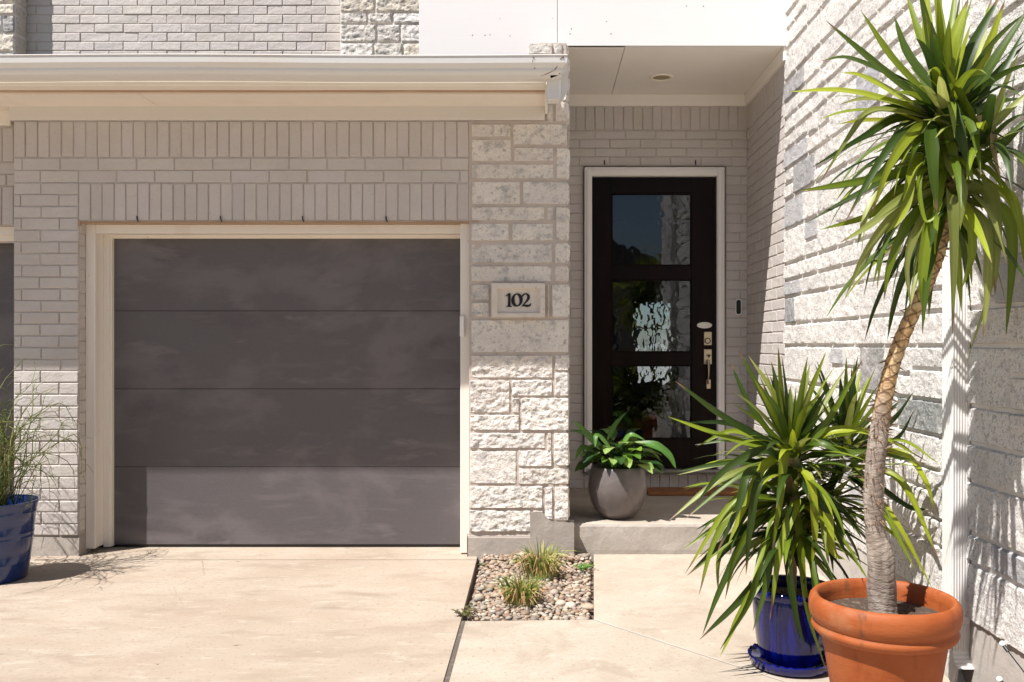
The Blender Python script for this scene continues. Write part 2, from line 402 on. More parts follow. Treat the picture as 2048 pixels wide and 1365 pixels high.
def crack(pts, w0, name):
    mb = MB(); vs = []; rc = random.Random(int(w0 * 1e6)); P = []
    for (a, b) in zip(pts[:-1], pts[1:]):
        for i in range(14): t = i / 14; P.append(Vector((a[0] + (b[0] - a[0]) * t + rc.uniform(-.006, .006), a[1] + (b[1] - a[1]) * t + rc.uniform(-.008, .008), .004)))
    for i, p in enumerate(P):
        d = (P[min(i + 1, len(P) - 1)] - P[max(i - 1, 0)]).normalized(); n_ = Vector((-d.y, d.x, 0)); w = w0 * (.4 + .6 * rc.random()) * (1 - .6 * i / len(P)); vs += [p - n_ * w, p + n_ * w]
    mb.add(vs, [(2 * i, 2 * i + 1, 2 * i + 3, 2 * i + 2) for i in range(len(P) - 1)]); return structure(mb, name, M['crack'])
M['crack'] = mat('hairline_crack', (.20, .165, .135), .95)
crack([(-2.2, 5.86), (-2.05, 5.5), (-2.12, 5.2), (-1.9, 4.8)], .0013, 'hairline_crack')
# pebble bed
bd = MB(); bd.add([(-.40, 4.57, -.045), (.29, 4.58, -.045), (.37, 6.07, -.045), (-.43, 6.07, -.045)], [(0, 1, 2, 3)])
structure(bd, 'planting_bed', M['dirt'])
pb = MB(); cols = [(0.326, 0.245, 0.175), (0.370, 0.301, 0.231), (0.296, 0.210, 0.145), (0.400, 0.343, 0.277), (0.244, 0.154, 0.106), (0.311, 0.256, 0.205), (0.200, 0.161, 0.132), (0.348, 0.266, 0.191), (0.303, 0.203, 0.139), (0.370, 0.315, 0.251)]
def pebble(mb, c, r, col, sd):
    ax = [r * random.uniform(.8, 1.35), r * random.uniform(.65, 1.0), r * random.uniform(.42, .62)]
    th = random.uniform(0, math.pi); ti = jit(.35); vs = []; fs = []; NU, NV = 9, 6
    for j in range(NV + 1):
        ph = math.pi * j / NV - math.pi / 2
        for i in range(NU):
            a = 2 * math.pi * i / NU
            p = Vector((math.cos(ph) * math.cos(a), math.cos(ph) * math.sin(a), math.sin(ph)))
            k = 1 + .28 * noise.noise(p * 1.2 + Vector((sd, 0, 0)))
            p = Vector((p.x * ax[0] * k, p.y * ax[1] * k, p.z * ax[2] * k))
            x, y, z = p; y, z = y * math.cos(ti) - z * math.sin(ti), y * math.sin(ti) + z * math.cos(ti)
            vs.append((c[0] + x * math.cos(th) - y * math.sin(th), c[1] + x * math.sin(th) + y * math.cos(th), c[2] + z))
    for j in range(NV):
        for i in range(NU):
            i2 = (i + 1) % NU; fs.append((j * NU + i, j * NU + i2, (j + 1) * NU + i2, (j + 1) * NU + i))
    mb.add(vs, fs, col)
rp = random.Random(3)
for layer, cnt, zb in ((0, 1300, -.034), (1, 900, -.016)):
    pts = []
    tries = 0
    while len(pts) < cnt and tries < 40000:
        tries += 1
        y = rp.uniform(4.62, 6.02); t = (y - 4.6) / 1.46
        xl, xr = -.375 - .02 * t, .262 + .086 * t
        x = rp.uniform(xl + .012, xr - .015); r = rp.uniform(.011, .021) if rp.random() < .85 else rp.uniform(.022, .034)
        if any((x - a) ** 2 + (y - b) ** 2 < (.78 * (r + q)) ** 2 for a, b, q in pts): continue
        pts.append((x, y, r))
    for i, (x, y, r) in enumerate(pts):
        c = random.choice(cols); k = random.uniform(.7, 1.25)
        pebble(pb, (x, y, zb + r * .35 + (.02 if y > 5.85 else 0)), r, tuple(min(.8, q * k) for q in c), i)
tag(pb.build('river_pebbles', M['pebble'], smooth=True), 'tan and cream river pebbles filling the small planting bed', 'pebbles', kind='stuff')

# ------------------------------------------------------------------ THE HOUSE
house = thing('house', (-1.5, 6.0, 0), 'taupe painted brick house front with grey garage door, white stone pier and shaded entry porch', 'house')
b = MB(); fr = front(DF)
# lower facade
z1 = ZFR; z2 = zz(316, DF); z3 = zz(366, DF); z4 = zz(443, DF); zb = .135
soldiers(b, fr, XL, XC, z2, z1)
courses(b, fr, XL, XC, z3, z2, off=.10)
soldiers(b, fr, XO, XC, z4, z3)
courses(b, fr, XL, XO, zb, z3, off=XO, start=0)
sj = lambda u, v, w: (XO + w, u, v)        # brick return at left jamb
for i in range(int((z4 - zb) / .0797)): brick(b, sj, DF + .004, DF + .085, z4 - (i + 1) * .0797, z4 - i * .0797, w=.004)
sl = lambda u, v, w: (XL - w, u, v)
for i in range(int((z1 - zb) / .0797)): brick(b, sl, DF + .004, DF + .15, z1 - (i + 1) * .0797, z1 - i * .0797, w=.004)
b.build('brick_wall', M['brick'], house); b = MB()
# entry back wall (bricks around the door opening)
fb = front(DB); dx0, dx1 = xx(1167, DB), xx(1451, DB); dz1 = zz(333, DB)
zt = CH + 2.09 - .09
soldiers(b, fb, .215, XR, zz(262, DB), zt, .0797)
courses(b, fb, .215, XR, dz1 + .004, zz(262, DB), off=.2)
courses(b, fb, .215, dx0, zS + .004, dz1, off=.215 - .10)
courses(b, fb, dx1, XR, zS + .004, dz1, off=dx1 + .0)
soldiers(b, fb, dx0, dx1, zS + .004, zz(947, DB), .0797)
b.build('brick_wall', M['brick'], house); b = MB()
# brick part of the right side wall of the porch
fs_ = side(XR); yst = 6.34
soldiers(b, fs_, yst, DB, zz(262, DB), zt, .0797)
courses(b, fs_, yst, DB, zS + .004, zz(262, DB), off=.08)
b.build('brick_wall', M['brick'], house); b = MB()
# upper storey brick
fu = front(DU)
courses(b, fu, xx(52, DU), xx(705, DU), 3.75, 4.78, off=.03, h=.0775)
b.build('brick_wall', M['brick'], house)
mo = MB()
mo.box(XL, XO, DF, 6.12, zb, ZFR); mo.box(XO, XC + .02, DF + .0005, 6.12, z4, ZFR)
mo.box(.215, dx0, DB, DB + .2, zS - .02, 3.6); mo.box(dx1, XR + .1, DB, DB + .2, zS - .02, 3.6)
mo.box(dx0, dx1, DB + .0004, DB + .2, dz1, 3.6); mo.box(dx0, dx1, DB + .0004, DB + .2, zS - .02, zz(947, DB))
mo.box(XR, XR + .2, yst, DB, zS - .02, 3.6)
mo.box(xx(-200, DU), xx(860, DU), DU, DU + .2, 3.4, 6.2)
mo.build('mortar_bed', M['mortar'], house)

# stone pier with the house number -- stones surveyed one by one (photo pixels at the facade plane)
PIER = [(941,246,1023,275),(1024,246,1135,291),(941,277,1024,324),(1026,293,1109,324),(941,326,1109,359),(1111,293,1137,359),
 (941,361,1042,410),(1044,361,1137,410),(941,412,1091,443),(1092,412,1109,443),(1110,412,1137,482),(940,445,1020,483),(1022,445,1108,483),
 (940,486,1106,528),(1108,484,1137,528),(940,530,1105,565),(1107,530,1137,565),(940,567,980,602),(940,603,980,636),(1092,567,1101,636),(1102,567,1138,636),
 (940,638,1138,707),(940,709,1107,758),(1108,709,1138,743),(1108,744,1138,794),(938,760,1021,828),(1022,759,1106,794),(1022,795,1040,828),
 (1041,795,1139,863),(938,829,1040,863),(938,865,1092,899),(1093,865,1105,934),(1106,865,1139,934),(1035,900,1105,935),(938,901,1034,970),
 (1036,936,1140,971),(937,972,1087,1019),(1088,973,1107,1041),(1108,973,1141,1043),(937,1020,1063,1066),
 (1064,1020,1088,1028),(1092,206,1108,244),(1109,200,1135,244),(1092,150,1135,204),(1092,110,1135,150),(1056,84,1106,109),(1107,84,1126,109)]
pr = MB()
for i, (a, t, c, d) in enumerate(PIER):
    base = random.choice([(.70,.645,.585), (.72,.67,.61), (.66,.60,.545), (.69,.645,.60), (.74,.69,.63)])
    if t > 700: base = tuple(k * 1.06 for k in base)
    flat = (t == 638) or (a == 938 and t == 901)
    x0, x1 = xx(a, DF - .02), xx(c, DF - .02)
    if c >= 1135: x1 = min(x1, XC2)
    hewn(pr, front(DF), x0, x1, zz(d, DF - .02), zz(t, DF - .02), .0065, w=.014 if t > 560 else .011, rough=.0062 if t > 560 else .0040, gap=.0032,
         col=base, seed=i, flat=flat, edge=.008)
    if a > 1030 and c >= 1126:      # return face of the corner stones
        hewn(pr, lambda u, v, w: (XC2 + w - .012, u, v), DF - .005, DF + random.choice((.12, .2, .28)), zz(d, DF), zz(t, DF), .02, w=.014, rough=.004, gap=.004, col=base, seed=i + 50)
pier = pr.build('stone_pier', M['stone'], house, smooth=True, angle=50)
pm = MB(); pm.box(XC, .175, DF - .004, 6.3, .13, ZFR - .002); pm.box(.0, .175, DF + .001, 6.3, ZFR - .003, zz(86, DF))
pm.box(.1, .2, 6.30, DB, .2, 3.6)
pm.build('pier_mortar', M['stone_mortar'], house)
# entry left side wall is stone-faced brick behind the pier
fl = lambda u, v, w: (.2 + w, u, v)
es = MB(); courses(es, fl, 6.31, DB, zS, 3.39, off=.1); es.build('entry_side_brick', M['brick'], house)

# foundations under the facade
fd = MB()
fd.prism([(DF - .012, -.06), (DF - .004, .07), (DF + .002, zb), (6.14, zb), (6.14, -.06)], 'x', XL + .0, XO + .004)
fd.build('foundation', M['foundation'], house, bevel=.006); fd = MB()
fd.prism([(5.975, -.06), (5.982, .07), (5.985, .128), (5.995, .137), (6.3, .137), (6.3, -.06)], 'x', XC - .012, xx(1064, DF))
fd.prism([(xx(1062, DF), -.06), (xx(1062, DF), .285), (xx(1072, DF), .298), (xx(1082, DF), .295), (xx(1091, DF), .262), (xx(1100, DF), .235), (xx(1122, DF), .226), (xx(1146, DF), .222), (xx(1146, DF), -.06)], 'y', 5.962, 6.06)
fd.build('foundation', M['foundation'], house, bevel=.006)

# house number plaque
pq = MB(); px0, px1, pz0, pz1 = xx(983, 5.96), xx(1090, 5.96), zz(635, 5.96), zz(567, 5.96)
ix0, ix1, iz0, iz1 = xx(997, 5.96), xx(1078, 5.96), zz(624, 5.96), zz(580, 5.96)
yo, yi = 5.948, 5.972
e = .010
vs = []
for (X0, X1, Z0, Z1, Y) in ((px0, px1, pz0, pz1, 6.0), (px0, px1, pz0, pz1, yo), (ix0 - e, ix1 + e, iz0 - e, iz1 + e, yo), (ix0, ix1, iz0, iz1, yi)):
    vs += [(X0, Y, Z0), (X1, Y, Z0), (X1, Y, Z1), (X0, Y, Z1)]
fs = [(k * 4 + i, k * 4 + (i + 1) % 4, k * 4 + 4 + (i + 1) % 4, k * 4 + 4 + i) for k in range(3) for i in range(4)] + [(12, 13, 14, 15)]
pq.add(vs, fs); plaque = pq.build('house_number_plaque', M['stone_flat'], house, bevel=.002)
def stroke(mb, pts, wid, y0, y1):      # variable width pen stroke, extruded
    L, Rr = [], []
    for i, p in enumerate(pts):
        a = Vector(pts[max(i - 1, 0)]); c = Vector(pts[min(i + 1, len(pts) - 1)]); t = (c - a).normalized(); nn = Vector((-t.y, t.x))
        L.append(Vector(p) + nn * wid[i]); Rr.append(Vector(p) - nn * wid[i])
    n = len(pts)
    for i in range(n - 1):
        q = [L[i], L[i + 1], Rr[i + 1], Rr[i]]
        mb.add([(v.x, y, v.y) for y in (y0, y1) for v in q], [(0, 1, 2, 3), (4, 7, 6, 5), (0, 4, 5, 1), (1, 5, 6, 2), (2, 6, 7, 3), (3, 7, 4, 0)])
u = 1 / 1000 * 5.97 / 1.8
def NP(px, py): return (xx(px, 5.97), zz(py, 5.97))
k = 5.97 / F
one = MB(); stroke(one, [NP(1011, 592.5), NP(1014, 591), NP(1018, 588.5), NP(1019.5, 587)], [.5*k, 1.0*k, 1.4*k, .6*k], 5.966, 5.972)
stroke(one, [NP(1018.6, 587.5), NP(1018.6, 600), NP(1018.4, 613)], [2.7*k, 2.4*k, 2.8*k], 5.9655, 5.972)
stroke(one, [NP(1013, 613.6), NP(1018, 613.2), NP(1024, 613.6)], [.9*k, 1.2*k, .9*k], 5.965, 5.972)
one.build('numeral', M['black'], plaque)
zero = MB(); pts = []; wd_ = []
for i in range(33):
    a = 2 * math.pi * i / 32 + math.pi / 2
    pts.append(NP(1034 + 8.2 * math.cos(a), 600.5 - 12.0 * math.sin(a))); wd_.append((1.2 + 2.3 * abs(math.cos(a - .25)) ** 1.5) * k)
stroke(zero, pts, wd_, 5.966, 5.972); zero.build('numeral', M['black'], plaque)
two = MB()
stroke(two, [NP(1044.8, 593.5), NP(1047, 590), NP(1050.5, 588), NP(1054.5, 589), NP(1057, 592.5), NP(1057, 597), NP(1054.5, 601.5), NP(1050, 606.5), NP(1045, 612)],
       [1.7*k, 1.5*k, 1.2*k, 1.9*k, 2.8*k, 2.9*k, 2.2*k, 1.4*k, .9*k], 5.966, 5.972)
stroke(two, [NP(1044, 612.6), NP(1049, 611.4), NP(1055, 612.6), NP(1060, 611), NP(1062.5, 607)], [1.0*k, 2.0*k, 2.4*k, 1.8*k, .4*k], 5.9655, 5.972)
two.build('numeral', M['black'], plaque)

# garage opening: casing, jambs, stops, flashing
gt = MB(); DCs = 6.08
cx0 = XO; ci0 = XO + .068; cr1 = XC + .004; cr0 = XC - .062; ct1 = z4 - .008; ct0 = ct1 - .062
gt.box(cx0 + .002, ci0, DCs, DCs + .03, .028, ct1, .004); gt.box(cr0, cr1, DCs - .04, DCs + .03, .008, ct1, .004)
gt.box(ci0 - .0005, cr0 + .0005, DCs + .001, DCs + .03, ct0, ct1 - .001, .004)
gt.box(ci0 - .03, ci0 - .003, DCs + .028, 6.21, .030, ct0 + .02, .002)             # left jamb board
gt.box(cr0 + .003, cr0 + .03, DCs + .028, 6.21, .010, ct0 + .02, .002)
gt.box(ci0 - .002, cr0 + .002, DCs + .029, 6.21, ct0 + .002, ct0 + .03, .002)       # head board
gt.build('garage_casing', M['trim_v'], house)
sp = MB()
gx0, gx1 = xx(228, DG), xx(926, DG); gz1 = zz(478, DG)
sp.box(ci0 - .004, gx0 - .008, 6.20, 6.222, .012, ct0 + .01, .003); sp.box(gx0 - .016, gx0 + .001, 6.216, DG + .02, .012, gz1 + .02, .003)
sp.box(gx1 - .001, cr0 + .01, 6.20, DG + .02, .012, ct0 + .01, .003)
sp.box(ci0 - .003, cr0 + .003, 6.201, 6.224, gz1 + .012, ct0 + .009, .003); sp.box(gx0 - .004, gx1 + .004, 6.219, DG + .02, gz1, gz1 + .018, .003)
sp.build('weather_stop', M['trim_v'], house)
bk = MB(); bk.box(XO - .1, gx0 + .01, 6.13, 6.5, 0, 2.6); bk.box(gx1 - .01, XC + .3, 6.13, 6.5, 0, 2.6); bk.box(XO, XC, 6.135, 6.5, gz1 - .005, 3.0)
bk.v = [(x, max(y, 6.255) if y < 6.3 else y, z) for (x, y, z) in bk.v]
bk.build('wall_core', M['dark'], house)
fl_ = MB(); fl_.box(XO, xx(958, DF), DF - .012, DF - .008, z4 - .006, z4 - .002); fl_.box(XO + .004, XC, DF - .002, 6.1, z4 - .008, z4 - .006)
fl_.box(XO, XO + .012, DF - .011, DF + .01, z4 - .03, z4 - .006)
fl_.build('door_flashing', M['wood'], house)
for px in (274, 441, 605, 772):
    w = MB(); w.tube([PX(px, 433, DF - .012), PX(px + .3, 439, DF - .018), PX(px + 2.8, 444, DF - .022)], [.0045, .005, .004], 6); w.build('weep_wick', M['black'], house)
for px in (1209, 1391):
    w = MB(); w.tube([PX(px, 321, DB - .012), PX(px + .3, 330, DB - .016)], .0055, 6); w.build('weep_wick', M['black'], house)

# garage door: four leaves
gdm = thing('tmp', (0, 0, 0), 'x', 'x'); bpy.data.objects.remove(gdm)
seams = [478, 622, 778, 934, 1093]
gb = MB(); gb.box(gx0 - .01, gx1 + .01, DG + .03, DG + .05, .01, gz1 + .01)
gdoor = gb.build('garage_door', M['garage'], house)
for i in range(4):
    p = MB(); p.box(gx0 - .008, gx1 + .008, DG, DG + .035, zz(seams[i + 1], DG) + (.0008 if i < 3 else .012), zz(seams[i], DG) - (.0008 if i else -.005), .003)
    p.build('door_section', M['garage'], gdoor)
p = MB(); p.box(gx0 - .006, gx1 + .006, DG + .005, DG + .03, .003, .019, .003); p.build('bottom_seal', M['black'], gdoor)
kp = MB(); kp.box(xx(920, 6.03), xx(929, 6.03), 6.012, 6.036, zz(674, 6.03), zz(632, 6.03), .006)
kp.build('door_sensor', M['white'], house, smooth=True, angle=40)

# eave: frieze, soffit, vent gap, fascia, gutter, end return
ev = MB(); xe = .032; zs0 = CH + 1.59
xi = xx(22, DF)
ev.box(xi, xe, DF - .028, DF + .02, ZFR, zs0 + .004, .003); ev.build('frieze_board', M['frieze'], house)
ev = MB(); ev.box(xx(-300, DF), xx(300, 5.85), 5.70, 6.14, zs0, zs0 + .02, .001); ev.box(xx(300, 5.85) + .003, xe, 5.70, 6.02, zs0 + .001, zs0 + .02, .001)
so = ev.build('eave_soffit', M['trim'], house)
ev = MB(); ev.box(-6, xe, 5.59, 5.72, zs0 + .014, zs0 + .024); ev.build('vent_gap_board', M['wood'], house)
ev = MB(); ev.box(-6, xe, 5.505, 5.60, zs0, zs0 + .15, .003); ev.box(xe - .001, xe + .018, 5.51, 5.985, zs0 - .05, 3.14, .003)
ev.build('fascia_board', M['trim'], house)
YG = 5.335; zg = zz(110, YG)
def gprof(y0, z0):   # K-style profile, y away, z up
    return [(y0, z0), (y0 + .012, z0 - .004), (y0 + .012, z0 - .012), (y0 + .003, z0 - .016), (y0 + .006, z0 - .044), (y0 + .022, z0 - .060), (y0 + .030, z0 - .070), (y0 + .030, z0 - .082), (y0 + .038, z0 - .096), (y0 + .052, z0 - .106),
            (y0 + .168, z0 - .112), (y0 + .168, z0 - .108), (y0 + .055, z0 - .102), (y0 + .042, z0 - .094), (y0 + .034, z0 - .08), (y0 + .034, z0 - .068), (y0 + .010, z0 - .044), (y0 + .008, z0 - .006), (y0 + .012, z0 + .001), (y0 + .004, z0 + .004)]
gu = MB(); n = len(gprof(0, 0)); vs = []
NX = 60; x0g, x1g = -6.0, .166
for i in range(NX + 1):
    t = i / NX; x = x0g + (x1g - x0g) * t
    for (y, z) in gprof(YG, zg + .004 * math.sin(x * 2.1) * (1 if i < NX else 0)):
        vs.append((x - (y - YG) * 1.0 * (1 if i == NX else 0), y, z))
gu.add(vs, [(i * n + j, (i + 1) * n + j, (i + 1) * n + (j + 1) % n, i * n + (j + 1) % n) for i in range(NX) for j in range(n)] )
# right-hand return, mitred
vs = []
for i, yy in enumerate((YG, 5.75, 5.97)):
    for (y, z) in gprof(0, zg):
        vs.append((x1g - (y if y < .1 else y * .6), yy + (y if i == 0 else 0), z))
gu.add(vs, [(i * n + j, (i + 1) * n + j, (i + 1) * n + (j + 1) % n, i * n + (j + 1) % n) for i in range(2) for j in range(n)])
gutter = gu.build('gutter', M['gutter'], house, smooth=True, angle=35)
m2 = MB(); m2.box(xx(1065, YG), xx(1065, YG) + .003, YG + .004, YG + .02, zg - .044, zg - .012)
m2.tube([PX(1127, 113, YG), PX(1121, 118, YG + .003), PX(1116, 131, YG + .022), PX(1110, 140, YG + .03), PX(1095, 148, YG + .04), PX(1082, 152, YG + .06)], .0022, 6)
m2.build('gutter_seam', M['rust'], gutter)
for q in ((1067, 116), (1069, 137), (1126, 116), (1119, 148)):
    rv = MB(); c = PX(q[0], q[1], YG + .004); rv.lathe([(0, -.003), (.006, 0), (.004, .004), (0, .005)], c.x, c.y, c.z, 8); rv.build('rivet', M['rust'], gutter)
ob_ = MB(); xa, xb = xx(1093, 5.5), xx(1121, 5.5)
ob_.box(xa, xb, 5.46, 5.56, zz(203, 5.5), zg - .10, .006)
ob_.prism([(xb - .001, zg - .10), (xx(1134, 5.52), zg - .02), (xx(1134, 5.52), zz(182, 5.52)), (xx(1129, 5.52), zz(190, 5.52)), (xx(1126, 5.52), zz(198, 5.52)), (xb - .001, zz(203, 5.52))], 'y', 5.50, 5.56)
ob_.build('gutter_outlet', M['gutter'], gutter, bevel=.003)
# roof over the garage
rf = MB(); rf.prism([(5.55, 3.13), (DU, 3.72), (DU, 3.62), (5.55, 3.09)], 'x', -6, xe)
rf.build('lower_roof', M['roof'], house)

def disc(mb, c, r, th, seg=20):
    vs = [(c.x + r * math.cos(2 * math.pi * i / seg), c.y + o, c.z + r * math.sin(2 * math.pi * i / seg)) for o in (0, th) for i in range(seg)]
    mb.add(vs, [tuple(range(seg)), tuple(range(2 * seg - 1, seg - 1, -1))] + [(i, (i + 1) % seg, seg + (i + 1) % seg, seg + i) for i in range(seg)])
# white siding above the entry, its soffit and trims
sd = MB(); zsd = CH + 2.09; xs0 = xx(838, DS)
sd.box(xs0, xx(1115, DS) - .0015, DS, DS + .03, 3.25, 5.4, .002); sd.box(xx(1115, DS) + .0015, XR + .03, DS + .0005, DS + .03, zsd, 5.4, .002)
sd.build('siding_panel', M['siding'], house)
sd = MB(); sd.box(xs0, XR, DS + .03, DU, 3.6, 5.4); sd.build('siding_core', M['dark'], house)
nl = MB(); rn = random.Random(5)
for q in ((1213, 43), (1140, 68), (1143, 58), (1222, 68), (1373, 12), (1407, 13), (1000, 38), (980, 70), (970, 71), (1020, 72), (945, 71), (1105, 37)):
    c = PX(q[0], q[1], DS - .001); nl = MB(); disc(nl, c, rn.uniform(.0025, .0045), .003, 7); nl.build('nail_mark', M['rust'], house)
sf = MB(); xj = .595
sf.box(.16, xj - .002, DS + .002, DB + .01, zsd, zsd + .02, .001); sf.box(xj + .002, XR + .01, DS + .002, DB + .01, zsd + .0003, zsd + .02, .001)
sf.build('porch_soffit', M['soffit'], house)
sf = MB(); sf.box(.16, XR - .0, DB - .030, DB + .005, zsd - .098, zsd - .001, .003); sf.box(XR - .030, XR + .004, DS + .012, DB - .032, zsd - .097, zsd - .001, .003)
sf.build('soffit_trim', M['soffit'], house)
cl = MB(); c = (.945, 7.0)
cl.lathe([(.066, -.001), (.068, -.007), (.078, -.010), (.090, -.007), (.095, 0.0)], c[0], c[1], zsd - .001, 48)
can = cl.build('recessed_light', mat('can_trim', (.88, .82, .68), .4), house, smooth=True, angle=60)
cl = MB(); cl.lathe([(0, 0), (.066, 0)], c[0], c[1], zsd - .003, 32); cl.build('lens', mat('can_lens', (.30, .23, .12), .3), can)
# cut nothing: the can sits just below the board

# upper stone piers
up = MB()
def small_pier(x0, x1, d, z0, z1, sd0, right=False):
    z = z0; i = 0
    while z < z1:
        h = random.choice((.10, .16, .20)); x = x0
        while x < x1 - .02:
            wdt = min(random.uniform(.2, .42), x1 - x)
            if x1 - x - wdt < .09: wdt = x1 - x
            colr = random.choice([(.72, .67, .61), (.76, .71, .65), (.36, .35, .34), (.74, .66, .55), (.76, .73, .69)])
            hewn(up, front(d), x, x + wdt, z, min(z + h, z1), .009, w=.018, rough=.006, gap=.004, col=colr, seed=sd0 + i); i += 1
            x += wdt
        if right:
            hewn(up, lambda u, v, w: (x1 + w - .01, u, v), d, DU, z, min(z + h, z1), .012, w=.02, rough=.01, col=(.62, .56, .48), seed=sd0 + i + 99)
        z += h
small_pier(xx(-60, DU - .17), xx(31, DU - .17), DU - .17, 3.72, 4.9, 300, True)
up.build('upper_stone_pier', M['stone'], house, smooth=True, angle=50); up = MB()
random.seed(21)
small_pier(xx(680, DU - .12), xx(860, DU - .12), DU - .12, 3.72, 4.9, 400)
up.build('upper_stone_pier', M['stone'], house, smooth=True, angle=50)
um = MB(); um.box(xx(-60, DU - .17), xx(31, DU - .17) - .002, DU - .17, DU, 3.6, 4.9); um.build('upper_pier_mortar', M['wall_mortar'], house); um = MB(); um.box(xx(680, DU - .12), xx(860, DU - .12), DU - .12, DU, 3.6, 4.9)
um.build('upper_pier_mortar', M['wall_mortar'], house)
random.seed(11)

# front door
fdr = MB(); DD = 7.46
a0, a1, at = xx(1169, DD), xx(1449, DD), zz(335, DD); wj = .062
for (o, t_) in ((0, 0), (.018, .010)):
    fdr.box(a0 + o, a0 + wj - o * .3, DD - .012 - t_, DD + .05, zz(945, DD), at - o, .004)
    fdr.box(a1 - wj + o * .3, a1 - o, DD - .012 - t_, DD + .05, zz(945, DD), at - o, .004)
    fdr.box(a0 + wj - o * .3 - .0005, a1 - wj + o * .3 + .0005, DD - .0115 - t_, DD + .05, at - wj * 1.2 + o * .3, at - o, .004)
fdr.build('door_casing', M['casing'], house)
f0, f1, ft, fbm = xx(1184, DB), xx(1431, DB), zz(357, DB), zz(936, DB)
gx = (xx(1223, DB), xx(1383, DB)); gz = [(zz(532, DB), zz(388, DB)), (zz(705, DB), zz(560, DB)), (zz(878, DB), zz(731, DB))]
dd = MB(); y0, y1 = DB - .012, DB + .033
dd.box(f0, gx[0], y0, y1, fbm, ft, .002); dd.box(gx[1], f1, y0, y1, fbm, ft, .002)
zr = [fbm] + [z for p in reversed(gz) for z in p] + [ft]
for i in range(0, 8, 2): dd.box(gx[0] - .0005, gx[1] + .0005, y0 + .0015, y1, zr[i], zr[i + 1], .002)
fdoor = dd.build('front_door', M['espresso'], house)
for (q0, q1) in gz:
    p = MB(); p.box(gx[0] - .004, gx[1] + .004, DB + .006, DB + .014, q0 - .004, q1 + .004); p.build('glass_pane', M['glass'], fdoor)
    p = MB(); w_ = .010
    for bx_ in ((gx[0], gx[0] + w_, q0, q1), (gx[1] - w_, gx[1], q0, q1)): p.box(bx_[0], bx_[1], DB - .008, DB + .005, bx_[2], bx_[3], .003)
    for bz in ((q0, q0 + w_), (q1 - w_, q1)): p.box(gx[0] + w_, gx[1] - w_, DB - .0075, DB + .005, bz[0], bz[1], .003)
    p.build('glazing_bead', M['espresso'], fdoor)
# hardware
hh = MB(); yp = y0
hh.box(xx(1407, DB), xx(1423, DB), yp - .008, yp, zz(691, DB), zz(664, DB), .003)
c = PX(1415.5, 682, yp - .012)
db_ = hh.build('deadbolt', M['brass'], fdoor)
q = MB(); disc(q, PX(1415.5, 682, yp - .012), .026, .006); q.build('cylinder_ring', M['black'], db_)
q = MB(); disc(q, PX(1415.5, 682, yp - .016), .017, .006); q.build('lock_cylinder', M['brass'], db_)
hh = MB(); hh.box(xx(1407, DB), xx(1423, DB), yp - .008, yp, zz(729, DB), zz(699, DB), .003); hh.box(xx(1412, DB), xx(1421, DB), yp - .008, yp, zz(778, DB), zz(759, DB), .003)
pts = [PX(1416.5, 722, yp - .01), PX(1416.5, 723, yp - .045), PX(1417.5, 733, yp - .062), PX(1417.5, 748, yp - .055), PX(1416.5, 760, yp - .035), PX(1416.5, 768, yp - .01)]
hh.tube(pts, [.011, .012, .010, .007, .006, .008], 10)
hs_ = hh.build('door_handle', M['brass'], fdoor, smooth=True, angle=40)
q = MB(); q.box(xx(1413, DB), xx(1420, DB), yp - .03, yp - .006, zz(712, DB), zz(709.5, DB), .001); q.box(xx(1415.3, DB), xx(1417.7, DB), yp - .028, yp - .006, zz(715.5, DB), zz(712, DB), .0008)
q.build('thumb_latch', M['black'], hs_)
q = MB(); c = PX(1409, 651, yp - .001); vs = [(c.x + .063 * math.cos(2 * math.pi * i / 28), c.y - o, c.z + .026 * math.sin(2 * math.pi * i / 28)) for o in (0, .002) for i in range(28)]
q.add(vs, [tuple(range(28)), tuple(range(28, 56))] + [(i, (i + 1) % 28, 28 + (i + 1) % 28, 28 + i) for i in range(28)]); q.build('oval_sticker', M['paper'], fdoor)
q = MB(); q.box(a0 + .03, a1 - .03, DD - .05, DB + .05, zz(945, DD), zz(938, DD), .004); q.build('door_sill', mat('sill', (.22, .21, .20), .35, metal=.6), house)
# door bell
def pill(mb, c, hw, hh_, th, seg=10):
    o = []
    for i in range(seg + 1): a = math.pi * i / seg; o.append((c.x + hw * math.cos(a), c.z + hh_ - hw + hw * math.sin(a)))
    for i in range(seg + 1): a = math.pi + math.pi * i / seg; o.append((c.x + hw * math.cos(a), c.z - hh_ + hw + hw * math.sin(a)))
    n = len(o); mb.add([(x, c.y - t, z) for t in (0, th) for x, z in o], [tuple(range(n)), tuple(range(n, 2 * n))] + [(i, (i + 1) % n, n + (i + 1) % n, n + i) for i in range(n)])
q = MB(); pill(q, PX(1477, 614.5, DB - .005), .024, .070, .018); bell = q.build('doorbell', M['white'], house, bevel=.002)
q = MB(); pill(q, PX(1477, 614.5, DB - .0235), .0185, .060, .006); q.build('black_face', M['black'], bell)

